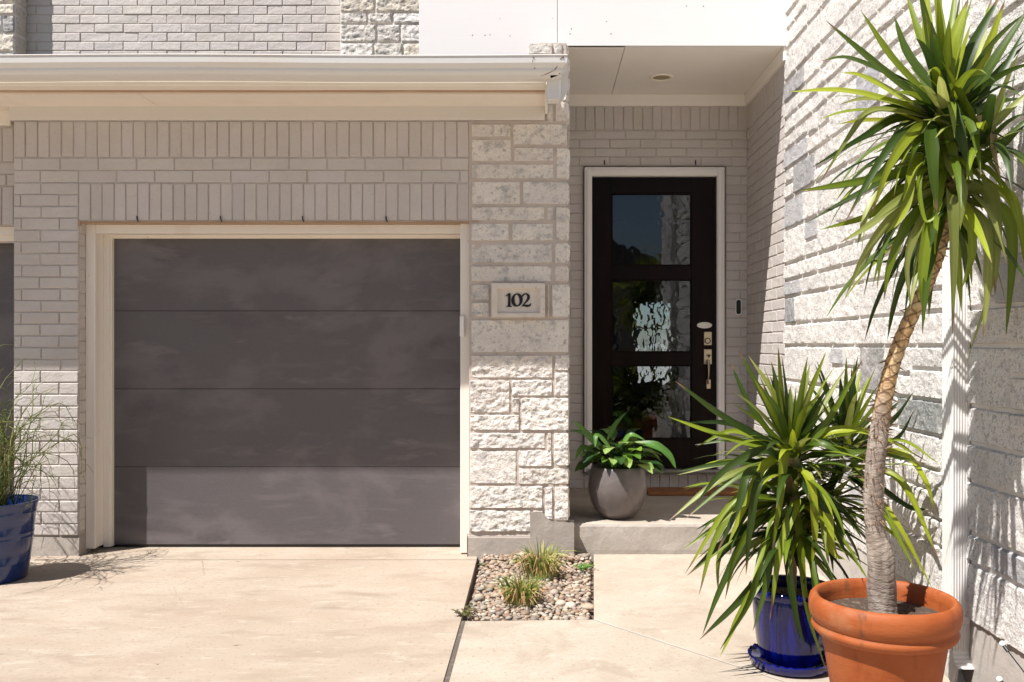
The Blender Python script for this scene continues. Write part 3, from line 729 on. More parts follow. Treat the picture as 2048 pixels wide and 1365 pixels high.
# dim hallway behind the door, with its far window opening
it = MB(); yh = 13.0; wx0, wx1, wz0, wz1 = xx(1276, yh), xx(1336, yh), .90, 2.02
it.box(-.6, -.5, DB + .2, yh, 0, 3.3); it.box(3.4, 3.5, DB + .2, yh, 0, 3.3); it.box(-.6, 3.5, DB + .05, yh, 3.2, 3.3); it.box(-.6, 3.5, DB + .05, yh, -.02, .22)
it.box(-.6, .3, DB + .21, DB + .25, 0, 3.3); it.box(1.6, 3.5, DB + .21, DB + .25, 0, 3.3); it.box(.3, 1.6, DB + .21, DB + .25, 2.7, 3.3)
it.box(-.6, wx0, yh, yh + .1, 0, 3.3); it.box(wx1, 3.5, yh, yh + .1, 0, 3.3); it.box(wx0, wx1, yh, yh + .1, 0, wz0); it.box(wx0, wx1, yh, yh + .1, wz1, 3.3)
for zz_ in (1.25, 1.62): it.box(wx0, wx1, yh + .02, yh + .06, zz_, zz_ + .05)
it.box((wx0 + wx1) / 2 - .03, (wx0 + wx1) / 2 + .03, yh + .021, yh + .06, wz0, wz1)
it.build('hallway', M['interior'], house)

# ------------------------------------------------------------------ neighbouring unit at the far left
nb = thing('neighbouring_house', (-4.5, 6.14, 0), 'sliver of neighbouring brick house with dark garage door at the left edge', 'house')
b = MB(); fn = front(6.14); nx0, nx1 = -6.0, XL
soldiers(b, fn, nx0, nx1, CH + 1.49 - .24, CH + 1.49); courses(b, fn, nx0, nx1, CH + 1.49 - .40, CH + 1.49 - .24, off=.05)
soldiers(b, fn, nx0, nx1, zz(452, 6.14), CH + 1.49 - .40)
b.build('brick_wall', M['brick'], nb)
b = MB(); b.box(nx0, nx1, 6.14, 6.3, zz(452, 6.14), ZFR + .3); b.build('mortar_bed', M['mortar'], nb)
b = MB(); b.box(nx0, xx(20, 6.1), 6.105, 6.14, zz(250, 6.1), CH + 1.60, .003); b.build('frieze_board', M['trim'], nb)
b = MB(); b.box(nx0, XL - .002, 6.20, 6.24, zz(470, 6.2), zz(453, 6.2), .003); b.box(nx0, XL - .003, 6.24, 6.36, zz(487, 6.36), zz(470, 6.3), .003); b.build('garage_casing', M['trim'], nb)
b = MB(); b.box(nx0, XL + .3, 6.39, 6.42, .01, 2.3); b.build('garage_door', M['garage'], nb)

# ------------------------------------------------------------------ stone wing on the right
wing = thing('stone_wing', (XR, 4.5, 0), 'tall side wall of rough white limewashed stone blocks running toward the viewer on the right', 'wall')
ws = MB(); rw = random.Random(17); random.seed(17)
ya, yb2, za, zb2 = 2.3, 6.35, .295, 4.25
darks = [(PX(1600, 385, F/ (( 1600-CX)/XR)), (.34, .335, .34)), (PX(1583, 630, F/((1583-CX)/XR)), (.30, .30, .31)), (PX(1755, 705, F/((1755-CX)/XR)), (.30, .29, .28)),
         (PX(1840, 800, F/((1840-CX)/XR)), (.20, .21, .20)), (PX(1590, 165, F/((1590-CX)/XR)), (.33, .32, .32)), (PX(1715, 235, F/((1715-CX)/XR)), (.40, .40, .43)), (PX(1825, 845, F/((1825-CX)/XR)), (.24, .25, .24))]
z = za; k = 0
def stone(y0, y1, z0, z1):
    global k
    k += 1
    colr = rw.choice([(.78, .745, .70), (.75, .71, .665), (.80, .765, .72), (.76, .73, .69), (.73, .70, .665)])
    if rw.random() < .07: colr = (.46, .455, .465)
    fl = rw.random() < .16
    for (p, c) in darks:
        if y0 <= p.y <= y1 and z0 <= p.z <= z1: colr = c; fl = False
    near = (y0 + y1) / 2
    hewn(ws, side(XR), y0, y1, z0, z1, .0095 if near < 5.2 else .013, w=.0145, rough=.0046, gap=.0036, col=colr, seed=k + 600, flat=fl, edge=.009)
while z < zb2:
    h = rw.choice((.115, .15, .19, .21, .24)); h = min(h, zb2 - z) if zb2 - z < .3 else h
    y = yb2
    while y > ya + .01:
        Lh = rw.uniform(.22, .62)
        if y - Lh < ya + .12: Lh = y - ya
        if h > .18 and rw.random() < .28:
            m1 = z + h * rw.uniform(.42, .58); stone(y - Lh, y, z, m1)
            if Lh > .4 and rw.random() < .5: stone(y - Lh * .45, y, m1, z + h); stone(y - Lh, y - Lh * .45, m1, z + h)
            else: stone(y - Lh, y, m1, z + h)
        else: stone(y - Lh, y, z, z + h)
        y -= Lh
    z += h
ws.build('stone_face', M['wall_stone'], wing, smooth=True, angle=50)
wm = MB(); wm.box(XR + .002, XR + .3, ya, yst, .0, 4.4); wm.build('mortar_bed', M['wall_mortar'], wing)
wf = MB(); wf.prism([(XR - .012, -.05), (XR - .006, .20), (XR + .0, .294), (XR + .28, .294), (XR + .28, -.05)], 'y', ya - .05, 6.03); wf.build('foundation', M['foundation_pale'], wing)
# corrugated downspout
dw = MB(); yn, yf = 3.615, 3.715; pj = .066
pf = []
nfl = 6
for i in range(nfl * 4 + 1):
    t = i / (nfl * 4); a = .0028 * (1 if (i % 4) in (1, 2) else 0)
    pf.append((XR + .03 - (pj + .03) * t if False else XR - .004 - (pj) * t, yn + a))
for i in range(1, nfl * 4):
    t = i / (nfl * 4); a = .0028 * (1 if (i % 4) in (1, 2) else 0)
    pf.append((XR - .004 - pj + a, yn + (yf - yn) * t))
pf += [(XR - .004 - pj, yf), (XR - .004, yf)]
dw.prism(pf, 'z', .175, 4.4)
down = dw.build('downspout', M['gutter'], wing)
for (za_, zb_) in ((.285, .315), (CH - (98 - CY) / F * 3.6, CH - (40 - CY) / F * 3.6)):
    q = MB(); q.box(XR - .075, XR - .002, yn - .004, yf + .004, za_, zb_, .003); q.build('pipe_strap', M['gutter'], down)
q = MB(); vs = []; prof4 = [(-1, -1), (1, -1), (1, 1), (-1, 1)]
NS = 10
for i in range(NS + 1):
    a = R(78) * i / NS; rr = .11
    cz = .178 - rr * math.sin(a); cy = yn + .05 - rr * (1 - math.cos(a)) - .0
    sc = 1 + (.05 if i % 2 else 0)
    for (u1_, v1_) in prof4:
        vs.append((XR - .037 + u1_ * .034 * sc, cy + v1_ * .048 * math.cos(a) * sc, cz - v1_ * .048 * math.sin(a) * -1 * -1 * sc))
q.add(vs, [(i * 4 + j, (i + 1) * 4 + j, (i + 1) * 4 + (j + 1) % 4, i * 4 + (j + 1) % 4) for i in range(NS) for j in range(4)]); q.build('elbow', M['gutter'], down)

# ------------------------------------------------------------------ house across the drive (seen mirrored in the door glass)
op = thing('house_opposite', (-2, -12, 0), 'low gabled house across the drive, seen only reflected in the front door glass', 'house')
q = MB(); q.box(-5.5, 4.7, -18, -12, 0, 3.4); q.build('wall', M['opp'], op)
q = MB(); q.prism([(-6.1, 3.3), (-.4, 5.5), (5.3, 3.3)], 'y', -18.5, -11.6); q.build('roof', M['roof'], op)
for x in (-4.2, -1.5, 1.2, 3.1):
    q = MB(); q.box(x, x + 1.1, -12.03, -11.99, 1.0, 2.3); wn = q.build('window', M['black'], op)
    q = MB(); q.box(x - .07, x, -12.05, -11.98, .93, 2.37); q.box(x + 1.1, x + 1.17, -12.05, -11.98, .93, 2.37); q.box(x, x + 1.1, -12.05, -11.98, 2.3, 2.37); q.box(x, x + 1.1, -12.05, -11.98, .93, 1.0)
    q.build('frame', M['white'], wn)

# ------------------------------------------------------------------ leaves
def strap(mb, pts, width, N0=None, fold=.25, base=.45, c0=(.10,.20,.02), c1=(.20,.34,.04), tip=None, seg=14, twist=0.0):
    """strap leaf through control points (Catmull-Rom); N0 = rough direction the upper face looks"""
    P = [Vector(p) for p in pts]
    P = [P[0] * 2 - P[1]] + P + [P[-1] * 2 - P[-2]]
    path = []
    ns = len(P) - 3
    for i in range(seg + 1):
        t = i / seg * ns; j = min(int(t), ns - 1); f = t - j
        a, b_, c, d = P[j], P[j + 1], P[j + 2], P[j + 3]
        path.append(.5 * ((2 * b_) + (c - a) * f + (2 * a - 5 * b_ + 4 * c - d) * f * f + (3 * b_ - a - 3 * c + d) * f ** 3))
    N0 = Vector(N0 or (-.2, -1, .35)).normalized()
    vs = []; cs = []; ed = random.uniform(.95, 1.1); dry = tip if tip is not None else (random.random() < .5)
    for i, p in enumerate(path):
        t = i / seg
        T = (path[min(i + 1, seg)] - path[max(i - 1, 0)]).normalized()
        s_ = T.cross(N0)
        if s_.length < .15: s_ = T.cross(Vector((1, .2, .1)))
        s_.normalize()
        if twist:
            from mathutils import Quaternion
            s_ = Quaternion(T, twist * t) @ s_
        nn = s_.cross(T).normalized()
        w = width * .5 * min(1, base + (1 - base) * math.sin(min(1, t / .38) * math.pi / 2)) * (max(0, 1 - t ** 2.3)) ** .85
        if i == seg: w = .0005
        w *= 1 + .05 * math.sin(t * 23 + width * 999)
        sk = fold * w * (1 - .5 * t)
        cc = [c0[q] + (c1[q] - c0[q]) * (.5 + .5 * math.sin(t * 2.2 + width * 300)) for q in range(3)]
        if t < .12: cc = [cc[q] * (t / .12) + (.30, .33, .12)[q] * (1 - t / .12) for q in range(3)]
        if dry and t > .93: cc = [.16, .10, .055]
        cm = [min(1, x * 1.22) for x in cc]; ce = [min(1, x * ed) for x in cc]
        for (o_, dn_, col_) in ((-1, 0, ce), (-.5, -.62, cc), (0, -1, cm), (.5, -.62, cc), (1, 0, ce)):
            vs.append(p + s_ * w * o_ + nn * sk * dn_); cs.append(tuple(col_))
    fs = [(i * 5 + j, i * 5 + j + 1, (i + 1) * 5 + j + 1, (i + 1) * 5 + j) for i in range(seg) for j in range(4)]
    mb.add(vs, fs, cs)

GREENS = [((.070, .112, .008), (.155, .205, .014)), ((.026, .052, .006), (.058, .095, .009)), ((.125, .172, .011), (.26, .30, .02)), ((.016, .034, .006), (.036, .062, .009)), ((.15, .175, .04), (.25, .275, .075))]
def rosette(mb, c, axis, n, L0, L1, wid, elev=(-30, 85), seed=0, avoid=None, hang=1.0, spread=.03):
    r = random.Random(seed)
    for i in range(n):
        for _ in range(12):
            az = r.uniform(0, 2 * math.pi); el = R(elev[0] + (elev[1] - elev[0]) * (r.random() ** .8))
            d0 = Vector((math.cos(az) * math.cos(el), math.sin(az) * math.cos(el), math.sin(el)))
            if axis is not None: d0 = (d0 + Vector(axis) * .35).normalized()
            L = r.uniform(L0, L1) * (1 - .15 * max(0, math.sin(el)))
            p = Vector(c) + d0 * spread; pts = [p.copy()]; d = d0.copy(); droop = r.uniform(.03, .22) * hang * (1.25 - max(0, math.sin(el))) * 1.0
            for s_ in range(5):
                d = (d + Vector((0, 0, -1)) * droop * (1 + s_ * .55)).normalized(); p = p + d * L / 5; pts.append(p.copy())
            if avoid and any(avoid(q) for q in pts): continue
            break
        else: continue
        g = r.choice(GREENS)
        up_ = Vector((-math.cos(az) * math.sin(el), -math.sin(az) * math.sin(el), math.cos(el))) + Vector((r.uniform(-.3, .3), r.uniform(-.3, .3), 0))
        strap(mb, pts, wid * r.uniform(.75, 1.1), N0=up_, c0=g[0], c1=g[1], seg=12, twist=r.uniform(-.5, .5))
def wallhit(q): return q.x > XR - .075

# ------------------------------------------------------------------ tall yucca in the terracotta pot
TX, TY = 1.272, 3.33
yu = thing('potted_yucca', (TX, TY, 0), 'tall yucca with bare leaning ringed trunk and arching crown in a terracotta pot', 'potted plant')
q = MB(); rz = .478
q.lathe([(0, .0), (.165, .0), (.17, .012), (.222, .33), (.236, .335), (.245, .34), (.254, .350), (.258, .360), (.256, .370), (.250, .376), (.251, .384), (.261, .396), (.267, .418), (.267, .446),
         (.262, .464), (.252, .475), (.244, rz), (.232, .470), (.228, .44), (.222, .38), (.21, .30), (0, .30)], TX, TY, 0, 80, wob=.006)
tp = q.build('pot', M['terracotta'], yu, smooth=True, angle=60)
q = MB(); q.lathe([(0, .012)] + [(.224 * i / 10, .0 + .012 * noise.noise(Vector((i * .7, 0, 0)))) for i in range(1, 11)], TX, TY, .405, 40, wob=.03)
q.build('soil', M['soil'], yu, smooth=True)
tk = MB()
TP = [(1767, 1262, 3.33, 31), (1766, 1225, 3.33, 29), (1765, 1185, 3.328, 28.5), (1763, 1150, 3.325, 28), (1760, 1110, 3.322, 26), (1750, 1060, 3.32, 20.5), (1747, 1000, 3.31, 20.5), (1750, 930, 3.30, 20.5), (1759, 860, 3.29, 19.5), (1770, 790, 3.275, 18.5),
      (1788, 720, 3.26, 17), (1815, 650, 3.23, 16.5), (1848, 580, 3.20, 15.5), (1875, 510, 3.17, 15.5), (1890, 440, 3.14, 16), (1896, 370, 3.12, 17), (1893, 290, 3.10, 17), (1888, 240, 3.09, 12)]
NT, SG = 640, 40
CP = [PX(a, b_, d) for a, b_, d, w in TP]; CR = [w * (.93 if b_ > 850 else .86) * d / F for a, b_, d, w in TP]
def crv(arr, t):
    ns = len(arr) - 1; x = t * ns; j = min(int(x), ns - 1); f = x - j
    g_ = lambda i: arr[max(0, min(ns, i))]
    a, b_, c, d = g_(j - 1), g_(j), g_(j + 1), g_(j + 2)
    return .5 * ((b_ * 2) + (c - a) * f + (a * 2 - b_ * 5 + c * 4 - d) * f * f + (b_ * 3 - a - c * 3 + d) * f ** 3)
vs = []; cs = []
for i in range(NT + 1):
    t = i / NT; p = crv(CP, t); r0 = crv(CR, t); T = (crv(CP, min(1, t + .01)) - crv(CP, max(0, t - .01))).normalized()
    e1 = T.cross(Vector((0, 1, 0))).normalized(); e2 = T.cross(e1)
    for kk in range(SG):
        a = 2 * math.pi * kk / SG
        nzv = noise.noise(Vector((math.cos(a) * 1.5, math.sin(a) * 1.5, p.z * 14)))
        zt_ = 1.13 + .06 * noise.noise(Vector((math.cos(a), math.sin(a), p.z * 3)))
        if p.z > zt_:      # diamond leaf scars
            ph1 = (p.z * 24 + a * 2 / (2 * math.pi) + .25 * nzv) % 1; ph2 = (p.z * 22 - a * 3 / (2 * math.pi) + .3) % 1; bl = min(1, (p.z - zt_) / .14)
            rdg = max(0, 1 - min(ph1, 1 - ph1) * 7.5) + max(0, 1 - min(ph2, 1 - ph2) * 7.5); rdg = min(1, rdg)
            rr = r0 * (1 + .04 * nzv) + .0018 * rdg
            hi_ = (.50, .31, .14) if nzv < .1 else (.62, .45, .25); cl_ = tuple(hi_[q_] * bl + (.32, .26, .21)[q_] * (1 - bl) for q_ in range(3))
            cl_ = tuple(cl_[q_] * (1 - rdg) + (.10, .052, .028)[q_] * rdg for q_ in range(3))
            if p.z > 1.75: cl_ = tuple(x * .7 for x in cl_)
        else:
            ph1 = (p.z * 42 + .35 * math.sin(a * 2 + p.z * 20)) % 1; rdg = max(0, 1 - min(ph1, 1 - ph1) * 6)
            kn = max(0, noise.noise(Vector((math.cos(a) * 2.2, math.sin(a) * 2.2, p.z * 7)))) * (.35 if p.z < .68 else .06)
            rr = r0 * (1 + .06 * nzv + kn) - .0010 * rdg
            cl_ = (.27, .215, .175) if nzv < .1 else (.36, .30, .25)
            if p.z < .62: cl_ = tuple(x * .92 for x in cl_)
            cl_ = tuple(cl_[q_] * (1 - .35 * rdg) for q_ in range(3))
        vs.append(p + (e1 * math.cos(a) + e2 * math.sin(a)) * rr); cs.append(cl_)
tk.add(vs, [(i * SG + k_, i * SG + (k_ + 1) % SG, (i + 1) * SG + (k_ + 1) % SG, (i + 1) * SG + k_) for i in range(NT) for k_ in range(SG)], cs)
rr_ = random.Random(9)
for i in range(300):           # dry husk tips left on the scars
    t = rr_.uniform(.50, .93) if i < 125 else rr_.uniform(.3, .5); p = crv(CP, t); r0 = crv(CR, t); a = rr_.uniform(0, 6.28); dv = Vector((math.cos(a), math.sin(a) - .2, .15)).normalized()
    q0 = p + dv * r0 * .95; ln_ = rr_.uniform(.008, .026); up_ = Vector((rr_.uniform(-.5, .5), 0, rr_.uniform(-1, .3))).normalized()
    tk.add([q0 + Vector((0, 0, .004)), q0 - Vector((0, 0, .004)), q0 + Vector((.004 * math.sin(a), -.004 * math.cos(a), 0)), q0 + (dv + up_ * .8) * ln_], [(0, 1, 3), (1, 2, 3), (0, 2, 3)], (.24, .15, .085))
tk.build('trunk', M['bark'], yu, smooth=True, angle=60)
cr = MB(); HD = 3.09
CROWN = [ # control points (px, py, depth offset), width
 ([(1893,240,0),(1770,142,-.10),(1652,42,-.12)],.044), ([(1885,215,0),(1793,125,-.05),(1722,22,-.06)],.044), ([(1884,195,0),(1818,110,.06),(1788,32,.10)],.040),
 ([(1886,170,.03),(1842,75,.10),(1812,-15,.16)],.034), ([(1880,190,.02),(1857,70,.02),(1852,-50,.05)],.046), ([(1892,160,.05),(1880,40,.1),(1868,-60,.12)],.036),
 ([(1888,238,-.02),(1876,140,-.12),(1863,44,-.16)],.060), ([(1890,235,-.02),(1898,110,-.08),(1938,-6,-.10)],.060), ([(1900,235,0),(1935,115,-.02),(2002,-12,0)],.054),
 ([(1910,235,0),(1950,120,.05),(1985,-8,.08)],.046), ([(1915,235,0),(1965,125,-.04),(2010,0,-.06)],.044), ([(1920,240,-.02),(1985,125,-.10),(2062,10,-.14)],.046),
 ([(1925,240,.02),(2000,150,.02),(2050,60,.03)],.034), ([(1890,150,.1),(1902,60,.16),(1912,-30,.2)],.034),
 ([(1880,200,.0),(1800,158,-.05),(1700,116,-.08),(1642,122,-.09)],.038), ([(1870,236,-.02),(1780,200,-.14),(1680,180,-.2),(1578,184,-.22)],.042),
 ([(1865,232,.05),(1780,180,.12),(1720,150,.16),(1682,146,.18)],.022), ([(1872,240,-.02),(1800,222,-.1),(1740,222,-.14),(1700,270,-.16),(1640,366,-.17)],.030),
 ([(1870,246,0),(1800,235,-.04),(1725,275,-.08),(1626,334,-.1)],.032), ([(1875,248,-.05),(1810,262,-.12),(1755,330,-.17),(1690,445,-.18)],.036),
 ([(1880,245,-.05),(1830,262,-.15),(1780,330,-.2),(1742,432,-.2)],.040), ([(1885,245,-.04),(1895,208,-.14),(1918,262,-.2),(1942,352,-.2)],.056),
 ([(1884,255,-.05),(1865,252,-.14),(1866,330,-.2),(1874,430,-.2)],.060), ([(1892,250,-.04),(1893,250,-.1),(1908,310,-.13),(1920,360,-.12)],.040),
 ([(1918,240,0),(1980,208,.02),(2060,196,.04)],.030), ([(1915,300,-.05),(1985,248,-.12),(2062,180,-.16)],.046), ([(1920,350,-.05),(2000,290,-.1),(2070,225,-.12)],.046),
 ([(1910,250,0),(1990,150,.04),(2060,90,.03)],.03), ([(1905,245,.04),(1975,140,.1),(2043,80,.13)],.030),
 ([(1880,320,-.02),(1800,345,-.12),(1700,366,-.17),(1598,382,-.2)],.036), ([(1880,345,0),(1790,352,-.05),(1720,385,-.08),(1614,446,-.1)],.034),
 ([(1882,350,-.05),(1800,400,-.15),(1740,450,-.2),(1680,486,-.22)],.036), ([(1885,370,-.05),(1800,420,-.10),(1735,500,-.13),(1690,596,-.14)],.040),
 ([(1888,370,0),(1820,440,-.08),(1780,520,-.1),(1716,512,-.06)],.02), ([(1890,380,-.04),(1820,440,-.13),(1780,530,-.16),(1768,600,-.16)],.038),
 ([(1893,385,-.04),(1845,440,-.12),(1815,520,-.16),(1822,622,-.16)],.040), ([(1895,390,-.05),(1860,450,-.14),(1845,560,-.17),(1850,640,-.17)],.046),
 ([(1900,395,-.06),(1905,390,-.15),(1908,500,-.2),(1905,668,-.2)],.055), ([(1905,390,-.04),(1935,420,-.1),(1945,500,-.12),(1925,575,-.12)],.05),
 ([(1915,385,-.02),(1975,380,-.08),(1992,470,-.12),(1990,590,-.12)],.056), ([(1920,380,0),(2010,385,-.02),(2040,450,-.04),(2052,540,-.04)],.050),
 ([(1925,400,0),(2005,420,-.05),(2025,500,-.06),(2012,672,-.05)],.050), ([(1915,395,-.04),(1970,450,-.12),(1975,560,-.13),(1966,680,-.12)],.038), ([(1930,420,.02),(1990,520,0),(1935,722,.03)],.026),
 ([(1885,300,-.02),(1830,330,-.12),(1810,420,-.16),(1770,470,-.17)],.04), ([(1885,330,-.02),(1840,350,-.14),(1850,440,-.19),(1880,425,-.2)],.02), ([(1895,300,-.05),(1905,330,-.15),(1925,380,-.2),(1920,460,-.2)],.05),
 ([(1890,310,-.04),(1810,300,-.1),(1740,360,-.14),(1600,385,-.1)],.03), ([(1880,380,0),(1800,380,.06),(1740,430,.1),(1640,460,.14)],.04)]
random.seed(4)
for pts, w in CROWN:
    w *= .98
    g = random.choice(GREENS[:3] + GREENS[4:]); P_ = [PX(a, b_, HD + o) for a, b_, o in pts]
    P_ = [Vector((min(v_.x, XR - .05), v_.y, v_.z)) for v_ in P_]
    strap(cr, P_, w, N0=(random.uniform(-.7, .5), -1, random.uniform(.1, .9)), c0=g[0], c1=g[1], seg=18, fold=.28)
rosette(cr, PX(1890, 235, 3.10), (-.3, 0, .3), 26, .34, .54, .042, (0, 80), 41, wallhit, spread=.02)
rosette(cr, PX(1888, 255, 3.09), (-.3, -.2, 0), 18, .26, .50, .040, (-10, 45), 61, wallhit, hang=.9, spread=.02)
for j, (px, py, n_, e0, e1) in enumerate(((1892, 270, 20, -20, 30), (1895, 320, 22, -35, 25), (1896, 370, 18, -50, 10), (1894, 415, 12, -55, 0))):
    rosette(cr, PX(px, py, 3.11), (-.15, -.1, -.3), n_, .24, .56, .040, (e0, e1), 50 + j, wallhit, hang=1.0, spread=.02)
rosette(cr, PX(1968, 300, 3.02), (.1, 0, .3), 34, .24, .42, .036, (-25, 70), 60, wallhit, hang=1.2, spread=.02)
rosette(cr, PX(1893, 290, 3.12), None, 44, .10, .26, .042, (-40, 50), 86, wallhit, hang=.6)
rosette(cr, PX(1896, 375, 3.12), None, 40, .10, .26, .042, (-60, 20), 87, wallhit, hang=.8)
cr.build('leaf_crown', M['leaf'], yu, smooth=True)
# withered leaf
q = MB(); strap(q, [PX(1928, 243, 3.02), PX(1965, 238, 2.98), PX(1986, 262, 2.97), PX(1989, 310, 2.97), PX(2003, 364, 2.96)], .030, c0=(.32, .26, .12), c1=(.52, .33, .24), tip=True, fold=.8)
q.build('withered_leaf', M['leaf'], yu, smooth=True)

# ------------------------------------------------------------------ bushy yucca in cobalt pot
BX, BY = xx(1583, 3.95), 3.95
yb_ = thing('potted_yucca', (BX, BY, 0), 'short bushy yucca with several leaf heads in a glossy cobalt blue pot', 'potted plant')
q = MB(); q.lathe([(0, .03), (.125, .03), (.132, .035), (.150, .10), (.163, .20), (.170, .29), (.166, .305), (.178, .315), (.186, .33), (.184, .345), (.174, .352), (.162, .347), (.158, .33), (.152, .29), (0, .28)], BX, BY, 0, 64, wob=.008)
q.build('pot', M['cobalt'], yb_, smooth=True, angle=60)
q = MB(); q.lathe([(0, .305), (.08, .31), (.157, .30)], BX, BY, 0, 24, wob=.05); q.build('soil', M['soil'], yb_, smooth=True)
q = MB(); pf_ = []
q.lathe([(0, .004), (.165, .004), (.178, .012), (.186, .035), (.188, .046), (.181, .048), (.176, .036), (.17, .026), (0, .024)], BX, BY, 0, 64)
vs2 = []
for i in range(len(q.v)):        # piecrust rim
    x, y, z = q.v[i]; a = math.atan2(y - BY, x - BX); r = math.hypot(x - BX, y - BY)
    if r > .18: z += .004 * math.sin(a * 30); 
    vs2.append((x, y, z))
q.v = vs2
tag(q.build('pot_saucer', M['cobalt'], smooth=True, angle=60, org=(BX, BY, 0)), 'glossy cobalt blue crimped saucer under the blue yucca pot', 'saucer')
q = MB()
def stem(pts, r, nm='trunk'):
    mb = MB(); cs_ = []
    P_ = [crv([Vector(p) for p in pts], i / 40) for i in range(41)]
    mb.tube(P_, [r * (1 + .10 * (i % 2) + .08 * noise.noise(Vector((0, 0, i * .5)))) for i in range(41)], 12, col=(.40, .26, .16))
    mb.build(nm, M['bark'], yb_, smooth=True)
stem([PX(1583, 1200, 3.95), PX(1585, 1080, 3.94), PX(1580, 980, 3.93), PX(1586, 915, 3.92)], .019)
stem([PX(1588, 1130, 3.96), PX(1640, 1010, 4.0), PX(1685, 930, 4.05)], .016)
fo = MB(); HB = 3.92
BUSH = [([(1580,905,0),(1450,835,-.05),(1350,762,-.06)],.036), ([(1575,910,0),(1440,870,.02),(1336,834,.04)],.032), ([(1580,900,0),(1530,800,0),(1476,698,.02)],.036),
 ([(1570,905,.03),(1500,810,.06),(1460,724,.1)],.028), ([(1582,895,0),(1548,790,.04),(1497,712,.08)],.034), ([(1582,890,0),(1565,800,-.08),(1556,694,-.12)],.042), ([(1580,895,.03),(1553,810,.06),(1546,735,.1)],.03),
 ([(1590,895,0),(1615,800,-.03),(1652,704,-.03)],.034), ([(1592,900,0),(1640,820,.05),(1692,735,.08)],.034), ([(1590,895,.05),(1605,800,.1),(1620,728,.14)],.034), ([(1595,900,-.02),(1650,850,-.1),(1725,720,-.12)],.034),
 ([(1585,905,-.05),(1570,905,-.1),(1560,1000,-.15),(1542,1118,-.16)],.046), ([(1580,910,-.04),(1530,930,-.12),(1490,1010,-.15),(1455,1092,-.16)],.042), ([(1575,915,-.02),(1480,950,-.1),(1368,1040,-.12)],.030),
 ([(1590,915,-.04),(1640,1000,-.14),(1700,1124,-.16)],.040), ([(1600,915,0),(1670,905,-.08),(1745,905,-.1),(1860,930,-.04)],.040), ([(1610,905,0),(1660,862,-.1),(1750,868,-.12),(1890,925,-.02)],.040),
 ([(1570,960,0),(1470,1000,-.1),(1370,1148,-.1)],.034), ([(1575,1000,0),(1500,1060,-.1),(1440,1180,-.12),(1405,1270,-.12)],.034), ([(1580,1010,-.04),(1530,1090,-.16),(1500,1200,-.18),(1440,1300,-.18)],.040),
 ([(1588,1000,-.05),(1590,1010,-.12),(1560,1100,-.17),(1540,1240,-.17)],.046), ([(1595,1020,-.04),(1600,1080,-.12),(1615,1220,-.16),(1655,1352,-.14)],.040), ([(1600,1000,-.02),(1635,1000,-.12),(1650,1080,-.15),(1658,1130,-.15)],.04),
 ([(1565,940,0),(1470,925,.02),(1355,950,.04)],.024), ([(1565,950,0),(1480,1010,.02),(1392,1060,.05)],.030), ([(1570,980,.02),(1460,1080,0),(1374,1152,.02)],.030), ([(1570,900,0),(1480,880,.1),(1390,890,.15)],.024),
 ([(1575,930,0),(1440,1050,-.02),(1330,1130,0)],.0), ([(1560,1010,0),(1490,1060,.02),(1440,1110,.04),(1436,1190,.04)],.034)]
BUSH += [([(1560,905,.02),(1470,850,.0),(1374,845,.0)],.03), ([(1560,900,.05),(1470,862,.06),(1394,893,.06)],.028), ([(1560,925,.02),(1460,925,0),(1351,944,0)],.028), ([(1540,922,-.04),(1440,960,-.1),(1336,1043,-.12)],.034),
 ([(1575,990,0),(1470,1030,-.06),(1366,1099,-.08)],.034), ([(1575,1020,0),(1460,1075,-.04),(1374,1152,-.05)],.034), ([(1570,1060,-.02),(1490,1100,-.1),(1434,1197,-.12)],.032), ([(1560,1100,-.04),(1490,1190,-.12),(1399,1280,-.12)],.038),
 ([(1550,1120,-.04),(1490,1210,-.14),(1441,1312,-.14)],.034), ([(1565,950,-.05),(1500,945,-.15),(1478,1010,-.19),(1432,1110,-.2)],.042), ([(1600,905,-.04),(1640,885,-.13),(1700,905,-.17),(1780,895,-.17)],.04),
 ([(1590,890,-.04),(1605,830,-.10),(1640,790,-.10)],.04), ([(1575,890,-.04),(1560,830,-.1),(1520,770,-.12)],.04), ([(1600,960,-.04),(1650,1010,-.14),(1665,1100,-.18),(1690,1120,-.18)],.04),
 ([(1580,1040,-.04),(1548,1090,-.14),(1530,1180,-.17),(1506,1262,-.17)],.036), ([(1585,1050,-.04),(1575,1110,-.14),(1590,1220,-.17),(1610,1300,-.17)],.036),
 ([(1570,1030,-.02),(1510,1050,-.10),(1470,1120,-.12),(1450,1200,-.12)],.034), ([(1575,1000,-.02),(1490,1000,-.12),(1430,1080,-.14),(1398,1190,-.14)],.036), ([(1590,1060,-.04),(1620,1100,-.14),(1632,1190,-.17),(1640,1260,-.17)],.034),
 ([(1580,940,-.03),(1530,900,-.14),(1450,940,-.18),(1390,1010,-.18)],.038), ([(1582,930,-.03),(1520,960,-.15),(1500,1060,-.18),(1492,1150,-.18)],.042), ([(1585,930,-.03),(1620,960,-.15),(1630,1060,-.18),(1622,1140,-.18)],.042)]
